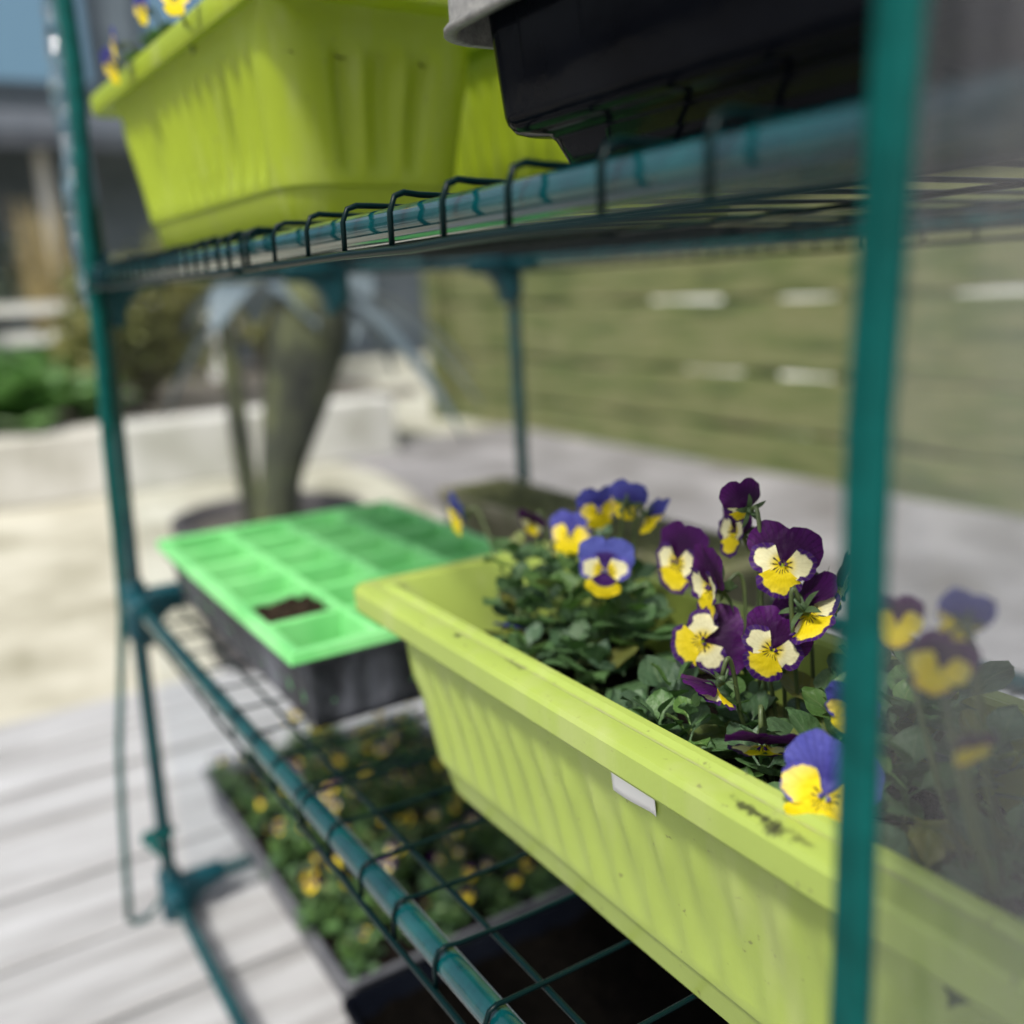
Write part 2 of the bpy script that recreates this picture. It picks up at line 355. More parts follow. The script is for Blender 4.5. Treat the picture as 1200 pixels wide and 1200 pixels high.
FLOWERS_A = [
  ((0.5093, 0.13, 0.1614), (-0.1369, -0.9769, -0.1639), (0.0975, -0.178, 0.9792), 'blue', 0.015, 0.3),
  ((0.6331, 0.14, 0.1699), (0.7319, -0.62, 0.2827), (-0.1138, 0.2979, 0.9478), 'blue', 0.0128, 0),
  ((0.6499, 0.15, 0.1862), (0.9421, -0.2792, -0.1857), (0.17, -0.0795, 0.9822), 'blue', 0.0125, 0),
  ((0.6644, 0.16, 0.1922), (-0.6279, 0.7775, 0.0345), (0.1606, 0.086, 0.9833), 'blue', 0.0115, 0.25),
  ((0.6791, 0.165, 0.1856), (0.2953, 0.6532, -0.6973), (-0.0786, 0.7439, 0.6636), 'blue', 0.012, 0.3),
  ((0.6937, 0.12, 0.1651), (0.6843, -0.7241, 0.0859), (-0.0039, 0.1142, 0.9934), 'violet', 0.0155, 0.1),
  ((0.63, 0.1, 0.1195), (0.2621, -0.4565, -0.8502), (0.2428, -0.8215, 0.516), 'blue', 0.011, 0.4),
  ((0.5769, 0.15, 0.1653), (0.269, -0.8262, -0.4951), (0.4027, -0.3705, 0.837), 'purple', 0.011, 0.4)]
FLOWERS_C = [
  ((0.9282, 0.05, 0.2168), (0.6184, -0.7502, 0.2342), (-0.1688, 0.1643, 0.9719), 'small', 0.0075, 0.2),
  ((0.9521, 0.035, 0.2145), (0.7122, -0.6977, -0.0768), (0.3013, 0.2051, 0.9312), 'small', 0.0085, 0.1),
  ((0.9486, 0.05, 0.2238), (-0.7141, 0.6997, -0.0241), (0.2261, 0.2631, 0.9379), 'blue', 0.0075, 0.3),
  ((0.965, 0.03, 0.1977), (0.854, -0.2712, -0.444), (0.46, -0.005, 0.8879), 'small', 0.006, 0.3)]
FLOWERS_U = [
  ((0.3244, 0.0, 0.5249), (0.2618, -0.9361, -0.2351), (0.077, -0.2225, 0.9719), 'blue', 0.0095, 0.3),
  ((0.4556, -0.012, 0.4987), (0.8906, -0.4367, 0.1266), (-0.081, 0.1216, 0.9893), 'blue', 0.01, 0.1),
  ((0.2959, -0.016, 0.5067), (-0.0661, -0.9955, -0.0677), (-0.1877, -0.0543, 0.9807), 'blue', 0.011, 0.3),
  ((0.287, -0.018, 0.4937), (0.1935, -0.9097, -0.3674), (-0.0765, -0.3873, 0.9188), 'blue', 0.012, 0.3)]
ZIP_LEFT = [
  (0.014, 0.004, 0.656),
  (0.014, 0.002, 0.611),
  (0.014, 0.0023, 0.5497),
  (0.014, -0.0028, 0.4703),
  (0.014, -0.0081, 0.4048),
  (0.014, -0.0092, 0.3459),
  (0.014, -0.011, 0.268),
  (-0.006, -0.0136, 0.1759),
  (-0.006, -0.0187, 0.0814),
  (-0.03, -0.0232, -0.0234),
  (-0.03, -0.0361, -0.1039),
  (-0.03, -0.0493, -0.1861),
  (-0.03, -0.0573, -0.2723),
  (-0.03, -0.0625, -0.3388),
  (-0.03, -0.0675, -0.4046)]
BUNCH = [
  (-0.03, 0.0053, 0.6689),
  (-0.03, 0.0016, 0.622),
  (-0.03, -0.0014, 0.5583),
  (-0.03, -0.0045, 0.4928),
  (-0.03, -0.0081, 0.4339),
  (-0.03, -0.0101, 0.3737),
  (-0.03, -0.0092, 0.3206)]
POST = [
  (0, 0, 0.35),
  (-0.008, -0.0119, -0.0047),
  (-0.012, -0.0187, -0.37),
  (-0.014, -0.0173, -0.4098)]
SMUDGE = [
  (0.6515, 0.0479, 0.135),
  (0.8774, 0.0426, 0.135),
  (0.8928, 0.043, 0.135),
  (0.9065, 0.0442, 0.135)]
STICKER = [
  (0.7762, 0.0545, 0.0985),
  (0.7976, 0.0545, 0.0972),
  (0.8062, 0.0545, 0.0929),
  (0.7852, 0.0545, 0.0884)]
BODYL = [
  (0.565, 0.05, 0.1043),
  (0.5847, 0.06, 0.0106)]

# ================================================================== large structure: ground, walls, fence, house
ZG = -.41
bm = bmesh.new()
grid(bm, 60, 60, lambda u, v: (-60+120*u, -60+120*v, ZG-.03))
M['patio'] = mat('pale_gravel_patio', (.42, .40, .32), .85, var=[(.23, .22, .16), (.37, .355, .285), (.49, .48, .405)], vscale=2.6, bump=.3, bscale=40)  # strong light and dark noise tones stand in for sun dapples
tag(obj('ground', bm, M['patio'], smooth=False), 'pale sandy patio ground', None, kind='structure')
M['wood'] = mat('silvered_grey_decking', (.4, .4, .4), .6, var=[(.23, .23, .23), (.325, .328, .335), (.42, .428, .445)], vscale=2.6, stretch=(7, .7, 1), bump=.25, bscale=18)
M['gapshade'] = mat('brown_gap_shade', (.05, .035, .025), .95)
bm = bmesh.new(); rng = random.Random(3)
x = -.78
while x < 1.9:
    wd = .143 + rng.uniform(-.002, .002)
    y0, y1 = -1.6, 1.35
    def prof(x0, x1):
        return [(x0, ZG-.028), (x0, ZG-.004), (x0+.005, ZG), (x1-.005, ZG), (x1, ZG-.004), (x1, ZG-.028)]
    ring = prof(x, x+wd)
    ys = [y0+(y1-y0)*k/14 for k in range(15)]
    dz = rng.uniform(-.0015, .0015)
    loops(bm, [[(px + .0015*nz(x*9, yy*3, 0), yy, pz+dz) for px, pz in ring] for yy in ys], True, True)
    x += wd + .009
tag(obj('deck', bm, M['wood'], smooth=False), 'silvered grey deck boards', None, kind='structure')
bm = bmesh.new(); grid(bm, 2, 2, lambda u, v: (-.77+2.8*u, -1.6+2.94*v, ZG-.0265))  # dark sheet added below the boards so their gaps read as shaded
tag(obj('deck_gap_shade_sheet', bm, M['gapshade'], smooth=False), 'dark dirt seen between the deck boards', None, kind='structure')
# grey path in front of the fence
M['path'] = mat('grey_gravel', (.3, .28, .29), .9, var=[(.12, .11, .105), (.2, .19, .192), (.29, .275, .28)], vscale=2.5, bump=.5, bscale=45)
bm = bmesh.new(); grid(bm, 20, 10, lambda u, v: (-3.4+7*u, 1.36+1.4*v + .1*math.sin(u*17), ZG-.022+.004*nz(u*30, v*9, 0)))
tag(obj('path', bm, M['path']), 'grey gravel path before the fence', None, kind='structure')

# low pale rendered wall of the raised bed
M['render'] = mat('pale_render', (.62, .61, .57), .85, var=[(.36, .35, .30), (.5, .49, .45), (.62, .61, .58)], vscale=3.5, bump=.3, bscale=30)
bm = bmesh.new(); box(bm, (-3.31, -3, ZG-.03), (-3.07, 1.75, -.165))
bevel(tag(obj('garden_wall', bm, M['render'], smooth=False), 'low pale rendered wall edging the raised bed', 'wall'), .012)
bm = bmesh.new()
grid(bm, 50, 50, lambda u, v: (-3.28-6*u, -3+5*v, -.19+.06*nz(u*22, v*18, 2)+.1*u))
tag(obj('bed_soil', bm, M['soilbed']), 'grey brown soil of the raised bed', None, kind='structure')

# fence of mossy horizontal boards
M['moss'] = mat('mossy_green_timber', (.2, .22, .08), .85, var=[(.04, .055, .012), (.09, .115, .028), (.16, .16, .065), (.07, .09, .02)], vscale=2.4, stretch=(.8, 1, 7), bump=.5, bscale=30)
fe = thing('timber_fence', 'mossy green timber fence of wide horizontal boards with bright gaps', 'fence', (-1, 2.6, ZG))
rng = random.Random(11)
zs = [-.47, -.275, -.055, .228, .47, .74, 1.0]
for k in range(len(zs)-1):
    bm = bmesh.new(); rows = []
    for i in range(121):
        xx = -4.1 + 6.8*i/120
        z0 = zs[k] + (max(.002, .006 + .02*nz(xx*2.9, k*7.3, 1)) if k else 0); z1 = zs[k+1] - max(.001, .006 + .016*nz(xx*3.3, k*5.3, 4))
        yy = 2.56 + .008*nz(xx*2, k*3, 5) + rng.uniform(0, .0005)
        rows.append([(xx, yy+.006, z0), (xx, yy+.03, z0), (xx, yy+.03, z1), (xx, yy+.006, z1), (xx, yy, z1-.008), (xx, yy, z0+.008)])
    loops(bm, rows, True, True)
    obj('board', bm, M['moss'], fe, smooth=False)
HOLES = {1: [(-1.47, -1.3)], 2: [(-1.98, -1.60), (-1.48, -1.2), (-.4, -.1)], 3: [(-2.2, -1.76), (-1.5, -1.2), (-.75, -.3)]}
M['jointshade'] = mat('joint_shade_timber', (.03, .035, .014), .9, var=[(.02, .022, .01), (.05, .052, .022)], vscale=5)  # dark colour for strips added behind the joints, standing in for shade there
for k in range(1, len(zs)-1):
    cuts = [-4.08]+[q for hh in HOLES.get(k, []) for q in hh]+[2.68]
    for i in range(0, len(cuts), 2):
        bm = bmesh.new(); box(bm, (cuts[i], 2.602, zs[k]-.04), (cuts[i+1], 2.612, zs[k]+.04)); obj('joint_shade_strip', bm, M['jointshade'], fe, smooth=False)
for xx in (-3.95, -1.6, .8):
    bm = bmesh.new(); box(bm, (xx-.06, 2.614, ZG-.03), (xx+.06, 2.70, 1.06))
    obj('post', bm, M['moss'], fe, smooth=False)
bm = bmesh.new(); box(bm, (-4.08, 2.46, ZG-.03), (-3.96, 2.555, 1.04))
obj('corner_post', bm, M['moss'], fe, smooth=False)
# white wall added far behind the fence to make the board gaps bright
bm = bmesh.new(); box(bm, (-6, 4.6, ZG-.03), (6, 4.8, 1.15))
M['palewall'] = mat('white_painted_masonry', (.75, .74, .70), .8, var=[(.68, .67, .62), (.8, .79, .75)], vscale=3)
tag(obj('gap_bright_wall', bm, M['palewall'], smooth=False), 'white painted wall glimpsed through the gaps of the timber fence', 'wall')

# house far left
M['grime'] = mat('blue_grey_cladding', (.14, .17, .2), .7, var=[(.10, .13, .155), (.18, .21, .24)], vscale=1.5)
M['glass'] = mat('window_glass', (.16, .3, .4), .05, spec=.9, coat=1)
M['glass'].node_tree.nodes['Principled BSDF'].inputs['Metallic'].default_value = .55
M['darkframe'] = mat('dark_window_frame', (.03, .045, .06), .5)
M['tile'] = mat('dark_slate_roof', (.05, .06, .075), .7, var=[(.035, .042, .055), (.075, .085, .1)], vscale=6)
ho = thing('house', 'blue grey house with large windows and a dark lean-to roof beyond the garden', 'house', (-10, 1, ZG))
bm = bmesh.new(); box(bm, (-12, -6, ZG-.03), (-10.2, 6.5, 4.8)); obj('wall', bm, M['grime'], ho, smooth=False)
bm = bmesh.new()
v = box(bm, (-10.198, -6, 1.75), (-8.9, 6.5, 1.9))
for k in (4, 7): v[k].co.z = 2.3
for k in (0, 3): v[k].co.z = 2.15
obj('roof', bm, M['tile'], ho, smooth=False)
for yy in (-3.4, -.5, 2.4):
    bm = bmesh.new(); 
    for (a, b) in (((-10.198, yy, 2.45), (-10.12, yy+.09, 4.5)), ((-10.198, yy+2.41, 2.45), (-10.12, yy+2.5, 4.5)), ((-10.198, yy+.09, 2.45), (-10.12, yy+2.41, 2.55)), ((-10.198, yy+.09, 4.4), (-10.12, yy+2.41, 4.5)), ((-10.198, yy+1.2, 2.55), (-10.13, yy+1.28, 4.4))): box(bm, a, b)
    f = obj('window', bm, M['darkframe'], ho, smooth=False)
    bm = bmesh.new(); box(bm, (-10.197, yy+.09, 2.55), (-10.16, yy+2.41, 4.4)); obj('pane', bm, M['glass'], f, smooth=False)
for k in range(9):
    bm = bmesh.new(); box(bm, (-9.4, -5.6+k*1.35, ZG-.03), (-9.3, -5.5+k*1.35, 1.78))
    obj('veranda_post', bm, M['palewall'], ho, smooth=False)
# low pale rail fence behind the bed
rf = thing('rail_fence', 'low pale timber rail fence behind the cabbages of the raised bed', 'fence', (-5.0, 0, -.2))
for z in (.14, .30):
    bm = bmesh.new(); box(bm, (-5.0, -3, z), (-4.95, 1.6, z+.06)); obj('rail', bm, M['palewall'], rf, smooth=False)
for yy in (-2.5, -1.2, .1, 1.4):
    bm = bmesh.new(); box(bm, (-4.948, yy, -.3), (-4.87, yy+.08, .38)); obj('post', bm, M['palewall'], rf, smooth=False)

# ------------------------------------------------------------------ garden plants behind
M['shrub'] = mat('olive_shrub_leaf', (.12, .14, .04), .6, var=[(.08, .10, .025), (.2, .21, .06), (.36, .33, .13)], vscale=3, transl=.25)
M['shrubdark'] = mat('dark_evergreen_leaf', (.03, .05, .03), .6, var=[(.018, .03, .02), (.05, .075, .035)], vscale=4, transl=.1)
M['bark'] = mat('brown_bark', (.09, .07, .05), .9, var=[(.06, .045, .03), (.14, .11, .08)], vscale=20)
M['straw'] = mat('dry_tan_stem', (.36, .29, .12), .8, var=[(.25, .19, .08), (.45, .37, .17)], vscale=6, transl=.2)
M['cabbage'] = mat('glaucous_cabbage_leaf', (.1, .2, .07), .5, var=[(.05, .15, .03), (.13, .28, .07), (.26, .38, .22)], vscale=5, transl=.2)
def leafquad(bm, p, d, n, l, wd, mi=0):
    s = d.cross(n).normalized()
    q = [p, p+d*l*.35+s*wd, p+d*l*.75+s*wd*.8-n*l*.05, p+d*l-n*l*.12, p+d*l*.75-s*wd*.8-n*l*.05, p+d*l*.35-s*wd]
    bm.faces.new([bm.verts.new(k) for k in q]).material_index = mi
def rdir(rng):
    while True:
        v = Vector((rng.uniform(-1, 1), rng.uniform(-1, 1), rng.uniform(-1, 1)))
        if .05 < v.length < 1: return v.normalized()
def bush(name, label, cat, base, h, r, m, seed, n=1400, group=None, ls=.06):
    rng = random.Random(seed); t = thing(name, label, cat, base, group)
    b = Vector(base); bm = bmesh.new(); cs = []
    for k in range(11):
        a = rng.uniform(0, 6.283); rr = r*rng.uniform(.1, .75); e = b+Vector((math.cos(a)*rr, math.sin(a)*rr, h*rng.uniform(.35, .95)))
        cs.append((e, r*rng.uniform(.25, .5)))
        sweep(bm, bez(b+Vector((rng.uniform(-.05, .05), rng.uniform(-.05, .05), -.04)), b+Vector((0, 0, h*.25)), e-Vector((0, 0, h*.2)), e, 6), [.02, .018, .016, .013, .01, .007, .004], 6)
    obj('branches', bm, M['bark'], t)
    bm = bmesh.new()
    for k in range(n):
        c, cr = rng.choice(cs); p = c+rdir(rng)*cr*rng.random()**.4
        leafquad(bm, p, rdir(rng), rdir(rng), ls*rng.uniform(.6, 1.3), ls*.28)
    obj('crown', bm, m, t, recalc=False)
    return t
bush('shrub', 'olive green loose shrub in the raised bed nearest the potted palm', 'shrub', (-3.95, .82, -.2), .8, .5, M['shrub'], 1, 3200, group='shrubs in the raised bed')
bush('shrub', 'yellowish shrub at the far end of the raised bed', 'shrub', (-5.4, 1.9, -.2), .9, .6, M['shrub'], 2, 2600, group='shrubs in the raised bed')
bush('evergreen_bush', 'dark evergreen bush in front of the house veranda', 'shrub', (-7.2, .35, -.1), 1.0, .75, M['shrubdark'], 3, 1800, ls=.08)
bush('evergreen_bush', 'tall dark evergreen bush beside the corner of the timber fence', 'shrub', (-7.6, 2.6, -.3), 1.9, 1.1, M['shrubdark'], 4, 2200, ls=.09)
gr = thing('ornamental_grass', 'clump of dry tan ornamental grass behind the raised bed', 'grass clump', (-5.2, .62, -.15))
bm = bmesh.new(); rng = random.Random(5)
for k in range(90):
    a = rng.uniform(0, 6.283); rr = rng.uniform(0, .12); p = Vector((-5.2+rr*math.cos(a), .62+rr*math.sin(a), -.17)); h = rng.uniform(.6, 1.15)
    e = p+Vector((math.cos(a)*rng.uniform(0, .22), math.sin(a)*rng.uniform(0, .12), h))
    sweep(bm, bez(p, p+Vector((0, 0, h*.4)), e-Vector((0, 0, h*.3)), e, 5), [.007, .007, .006, .005, .004, .002], 4)
obj('stems', bm, M['straw'], gr)
CAB = [(-3.55, .10, 2.3), (-3.7, .50, 1.3), (-3.65, -.55, 2.2), (-4.25, -.2, 2.5), (-4.6, .36, 2.3)]
lab = ['large leafy cabbage plant nearest the left edge of the rendered wall', 'cabbage plant beside the greenhouse side film', 'cabbage plant at the far left of the bed', 'cabbage plant in the second row behind the large one', 'cabbage plant farthest back, before the dry grass']
for i, (cx, cy, sc) in enumerate(CAB):
    t = thing('cabbage_plant', lab[i], 'cabbage', (cx, cy, -.18), 'cabbages in the raised bed'); rng = random.Random(20+i)
    bm = bmesh.new()
    for k in range(19):
        a = k*2.4+rng.uniform(-.3, .3); el = R(25+50*k/15); L_ = .2*sc*(1-.025*k); W_ = .085*sc
        d = Vector((math.cos(a)*math.cos(el), math.sin(a)*math.cos(el), math.sin(el))); s = Vector((-math.sin(a), math.cos(a), 0)); nn = s.cross(d)*-1
        c0 = Vector((cx, cy, -.18+.004*k))
        def f(u, v):
            uu = u*2-1; ww = W_*math.sin(math.pi*min(1, .12+v*.88))**.6
            return c0 + d*(L_*v) + s*(uu*ww) - nn*(L_*.5*v*v*.7) + nn*(.03*uu*uu + .012*math.sin(9*v+5*uu))
        grid(bm, 6, 7, f)
    obj('leaves', bm, M['cabbage'], t, recalc=False)

# large dark pot with a strap-leaved palm, just outside the left film
M['potdark'] = mat('dark_plastic_pot', (.045, .04, .042), .55, var=[(.03, .027, .028), (.07, .062, .064)], vscale=6)
M['strap'] = mat('blue_grey_strap_leaf', (.12, .16, .18), .5, var=[(.08, .115, .13), (.16, .2, .225)], vscale=9, transl=.15)
M['trunk'] = mat('olive_fibrous_trunk', (.07, .075, .04), .9, var=[(.012, .014, .01), (.035, .04, .02), (.09, .10, .035)], vscale=14, stretch=(1, 1, .5), bump=1, bscale=60)
px, py = -.82, .40
t = thing('potted_palm', 'palm with blue grey strap leaves in a round dark pot behind the clear film', 'potted plant', (px, py, ZG))
bm = bmesh.new(); lathe(bm, (px, py, ZG), [(.02, .002), (.145, .0), (.15, .01), (.178, .27), (.192, .272), (.195, .30), (.182, .302), (.17, .26), (.01, .255)], 44)
p_ = obj('pot', bm, M['potdark'], t)
bm = bmesh.new(); lathe(bm, (px, py, ZG), [(.005, .255), (.168, .258), (.168, .268), (.005, .274)], 30); obj('soil', bm, M['soilbed'], p_)
bm = bmesh.new()
sweep(bm, bez((-.74, .385, -.16), (-.75, .40, 0), (-.74, .46, .1), (-.75, .52, .34), 10), [.046, .044, .042, .041, .046, .054, .062, .07, .078, .08, .06], 12)
sweep(bm, bez((-.84, .37, -.16), (-.86, .36, 0), (-.86, .36, .1), (-.88, .37, .33), 8), [.014]*9, 8)
sweep(bm, bez((-.78, .37, -.16), (-.8, .36, 0), (-.79, .36, .1), (-.81, .36, .3), 8), [.011]*9, 8)
obj('trunk', bm, M['trunk'], t)
rng = random.Random(8)
def straps(bm, base, dirs, L_, W_, droop):
    for (a, el) in dirs:
        d = Vector((math.cos(a)*math.cos(el), math.sin(a)*math.cos(el), math.sin(el))); s = Vector((-math.sin(a), math.cos(a), 0))
        def f(u, v):
            ww = W_*(math.sin(math.pi*(.15+.85*v))**.7)*(u*2-1)
            return Vector(base)+d*(L_*v)+s*ww+Vector((0, 0, -droop*v*v*L_ + abs(u*2-1)*.01))
        grid(bm, 2, 10, f)
bm = bmesh.new()
straps(bm, (-.75, .52, .34), [(2.3, R(25)), (3.1, R(40)), (3.9, R(20))], .40, .028, 1.0)
straps(bm, (-.75, .54, .33), [(1.0, R(-5)), (1.35, R(5)), (.6, R(-15))], .30, .03, .75)
straps(bm, (-.80, .42, .34), [(a*1.25+.4, R(22)) for a in range(5)], .17, .045, .9)
def strap(bm, P, W_):
    pts = bez(*P, 10)
    s = [(Vector((.52, .85, 0))*W_*(.35+.65*math.sin(math.pi*min(1, .1+k/11)))) for k in range(11)]
    grid(bm, 2, 10, lambda u, v: pts[round(v*10)]+s[round(v*10)]*(u*2-1)+Vector((.01, -.01, 0))*abs(u*2-1))
strap(bm, ((-.75, .53, .36), (-.70, .62, .42), (-.69, .64, .32), (-.72, .515, .15)), .028)
obj('strap_leaves', bm, M['strap'], t, recalc=False)

# ================================================================== the stand
fr = thing('shelving_frame', 'dark teal tubular steel frame of the mini greenhouse', 'shelving', (0, 0, ZG))
XR = 1.40; W = .507
P0, P1, P2, P3 = [Vector(p) for p in POST]
Z1, Z3 = .35, -.37
def ftube(name, pts, r=.0074, n=16):
    bm = bmesh.new(); sweep(bm, pts, r, n); return obj(name, bm, M['tube'], fr)
ftube('post', r=.0088, pts=[P0+Vector((0, 0, .42)), P0, P0.lerp(P1, .5), P1, P1.lerp(P2, .5), P2, P3])
ftube('post', r=.0088, pts=[(0, W, .77), (0, W, .35), (.004, W, 0), (0, W, ZG)])
ftube('post', [(XR, 0, .77), (XR, 0, ZG)]); ftube('post', [(XR, W, .77), (XR, W, ZG)])
def along(a, b, sag=0, n=16):
    a, b = Vector(a), Vector(b); return [a.lerp(b, i/n)-Vector((0, 0, sag*4*(i/n)*(1-i/n))) for i in range(n+1)]
def mid_z(x): return P1.z*(1-x/XR) + 0*(x/XR) - .004*4*(x/XR)*(1-x/XR)
ftube('shelf_tube', along((0, 0, Z1), (XR, 0, Z1), .002)); ftube('shelf_tube', along((0, W, Z1), (XR, W, Z1)))
ftube('shelf_tube', along(P1, (XR, 0, 0), .004)); ftube('shelf_tube', along((0, W, 0), (XR, W, 0)))
ftube('shelf_tube', along(P2, (XR, 0, Z3))); ftube('shelf_tube', along((0, W, Z3), (XR, W, Z3)))
ftube('side_tube', along((0, 0, Z1), (0, W, Z1))); ftube('side_tube', along(P1, (0, W, 0))); ftube('side_tube', along(P2, (0, W, Z3)))
for z in (Z1, 0, Z3): ftube('side_tube', along((XR, 0, z), (XR, W, z)))
def connector(c, sy, sx, post=True, down=1):
    """moulded corner: sleeve round the post, arms along the bars, concave web below the side arm"""
    c = Vector(c); bm = bmesh.new()
    if post: sweep(bm, [c+Vector((0, 0, .024)), c+Vector((0, 0, .022)), c+Vector((0, 0, -.040)), c+Vector((0, 0, -.044))], [.0125, .0138, .0135, .0122], 14)
    if sy: sweep(bm, [c+Vector((0, sy*.004, 0)), c+Vector((0, sy*.062, 0)), c+Vector((0, sy*.064, 0))], [.0138, .0132, .0118], 14)
    if sx: sweep(bm, [c+Vector((sx*.004, 0, 0)), c+Vector((sx*.046, 0, 0)), c+Vector((sx*.048, 0, 0))], [.0136, .013, .0118], 14)
    if sy:
        n = 8; pr = [(0, -.002), (0, -.052)]
        for k in range(n+1):
            a = k/n*math.pi/2; pr.append((.012+.036*(1-math.cos(a)), -.052+.040*math.sin(a)))
        pr.append((.052, -.002))
        vs = [[bm.verts.new(c+Vector((dx, sy*(py_+.004), pz))) for py_, pz in pr] for dx in (-.0115, .0115)]
        bm.faces.new(vs[0]); bm.faces.new(list(reversed(vs[1])))
        for k in range(len(pr)): bm.faces.new((vs[0][k], vs[1][k], vs[1][(k+1) % len(pr)], vs[0][(k+1) % len(pr)]))
    return bevel(obj('connector', bm, M['joint'], fr), .0015)
for c in (P0, P1): connector(c, 1, 1)
connector(P2+Vector((0, 0, .0)), 1, 1)
for z in (Z1, 0, Z3):
    connector((0 if z else .004, W, z), -1, 1); connector((XR, 0, z), 1, -1); connector((XR, W, z), -1, -1)
connector((0, .262, Z1), -1, 0)

def wire_shelf(x0, x1, zf, label, dz=.0088, pitch=.046, z3=0, y1=W):
    t = tag(thing('wire_shelf', label, 'wire shelf', ((x0+x1)/2, W/2, zf((x0+x1)/2)), 'wire mesh shelves'),)
    rng = random.Random(int(x0*100)+int(zf(0)*1000)); bm = bmesh.new(); r = .0013
    n = round((x1-x0)/pitch); xs = [x0+.003+(x1-x0-.006)*i/n for i in range(n+1)]
    for xx in xs:
        j = rng.uniform(-.0025, .0025); h = rng.uniform(0, .0012)
        z = zf(xx)
        pts = [(xx+j, -.0142, z-.0105), (xx+j, -.0140, z+.003), (xx+j, -.0115, z+dz-.0005+h), (xx+j*.7, -.007, z+dz+.001+h), (xx+j*.5, 0, z+dz+.001), (xx, .03, z+dz)]
        pts += [(xx, .03+(y1-.06)*k/6, z+dz-.001) for k in range(1, 7)] + [(xx, y1+.008, z+dz), (xx, y1+.014, z+.002), (xx, y1+.014, z-.0105)]
        sweep(bm, pts, r, 6)
    m_ = 24
    for yy, dz_, rr in ((-.0158, -.0112, .0019), (.02, dz-.0032, .0017), (.13, dz-.0042, .0016), (.25, dz-.0042, .0016), (.37, dz-.0042, .0016), (y1-.02, dz-.0032, .0016), (y1+.0158, -.0112, .0019)):
        sweep(bm, [(x0+(x1-x0)*k/m_, yy+.0012*nz(k*.4, yy*40, zf(0)*9), zf(x0+(x1-x0)*k/m_)+dz_+.0012*nz(k*.5, yy*30, 3+zf(0))) for k in range(m_+1)], rr, 6)
    obj('mesh_panel', bm, M['wire'], t)
    return t
ztop = lambda x: Z1-.002*4*(x/XR)*(1-x/XR)
zbot = lambda x: P2.z*(1-x/XR)+Z3*(x/XR)
wire_shelf(.015, .545, ztop, 'left wire mesh panel of the upper shelf, under the lime window box', pitch=.026)
wire_shelf(.549, 1.38, ztop, 'right wire mesh panel of the upper shelf, under the black trough')
wire_shelf(.02, .53, mid_z, 'left wire mesh panel of the middle shelf, under the green seed tray', pitch=.05)
wire_shelf(.535, 1.38, mid_z, 'right wire mesh panel of the middle shelf, under the lime window box with pansies')
t = thing('wire_shelf', 'long plain wires of the bottom shelf, under the viola tray and the compost tray', 'wire shelf', (.6, W/2, Z3), 'wire mesh shelves')
bm = bmesh.new()
for yy in (.085, .16, .235, .31, .385): sweep(bm, [(-.012+1.40*k/20, yy+.001*nz(k, yy*9, 2), Z3+.0086) for k in range(21)], .0014, 6)
obj('mesh_panel', bm, M['wire'], t)

# ------------------------------------------------------------------ the clear cover
cv = thing('greenhouse_cover', 'clear polythene greenhouse cover with teal zip tape, hanging open at the front', 'cover', (0, W+.03, ZG))
def sheet(name, fn, nx, ny, m): 
    bm = bmesh.new(); grid(bm, nx, ny, fn); return obj(name, bm, m, cv, recalc=False)
sheet('side_panel', lambda u, v: (-.028+.006*nz(u*3, v*6, 4)+.003*math.sin(u*9), .006+(W+.014)*u, ZG+.01+1.18*v), 24, 40, M['film'])
sheet('rear_panel', lambda u, v: (-.026+1.46*u, W+.024+.006*nz(u*9, v*5, 8), ZG+.01+1.18*v), 50, 30, M['film'])
sheet('right_panel', lambda u, v: (XR+.03+.005*nz(u*3, v*6, 2), -.02+(W+.044)*u, ZG+.01+1.18*v), 16, 24, M['film'])
fl_ = sheet('front_flap', lambda u, v: (.9732+.0056*max(0, min(1.6, (1.18*v-.69)/.08))*(1-u)+.454*u, -.0205-.003*max(0, min(1.6, (1.18*v-.69)/.08))*(1-u)-.006*math.sin(u*11)*math.sin(v*2+1)*u+.007*nz(u*9, v*3, 6)*min(1, u*4)+.003*nz(u*22, v*6, 1)*min(1, u*4), ZG+.01+1.18*v), 40, 60, M['filmflap'])
bm = bmesh.new()
rows = []
for k in range(61):
    z = ZG+.01+1.18*k/60; tq = max(0, min(1.6, (z-.29)/.08)); yy = -.0205-.003*tq+.0012*nz(3, z*9, 1); xx = .9708+.0056*tq+.0016*nz(1, z*6, 4)
    kx = 1.22
    rows.append([(xx-.0048*kx, yy-.0006, z), (xx-.0034*kx, yy-.0022, z), (xx-.0006*kx, yy-.0014, z), (xx+.001*kx, yy-.0026, z), (xx+.0040*kx, yy-.001, z), (xx+.004*kx, yy+.001, z), (xx-.0034*kx, yy+.0022, z), (xx-.0048*kx, yy+.0006, z)])
loops(bm, rows, True, True); obj('zip_tape', bm, M['zip'], fl_)
bm = bmesh.new(); sweep(bm, [Vector(p) for p in ZIP_LEFT], [.0085]*8+[.007]+[.005]+[.0042]*5, 8)
zl = obj('zip_tape', bm, M['zip'], cv)
bm = bmesh.new(); pts = []
for i in range(len(BUNCH)-1):
    a, b = Vector(BUNCH[i]), Vector(BUNCH[i+1])
    pts += [a.lerp(b, k/5) for k in range(5)]
pts.append(Vector(BUNCH[-1]))
rings = []; n = 18
for i, p in enumerate(pts):
    rad = .014*(1-.45*i/len(pts))
    rings.append([p+Vector((math.cos(k/n*6.283), math.sin(k/n*6.283), 0))*(rad*(1+.6*nz(k*.6, i*.35, 3)+.3*nz(k*1.4, i*.8, 9))) for k in range(n)])
bm = bmesh.new(); loops(bm, rings, True, True); obj('rolled_front', bm, M['filmbunch'], cv)
bm = bmesh.new()
Q = P2+Vector((0, -.012, .075))
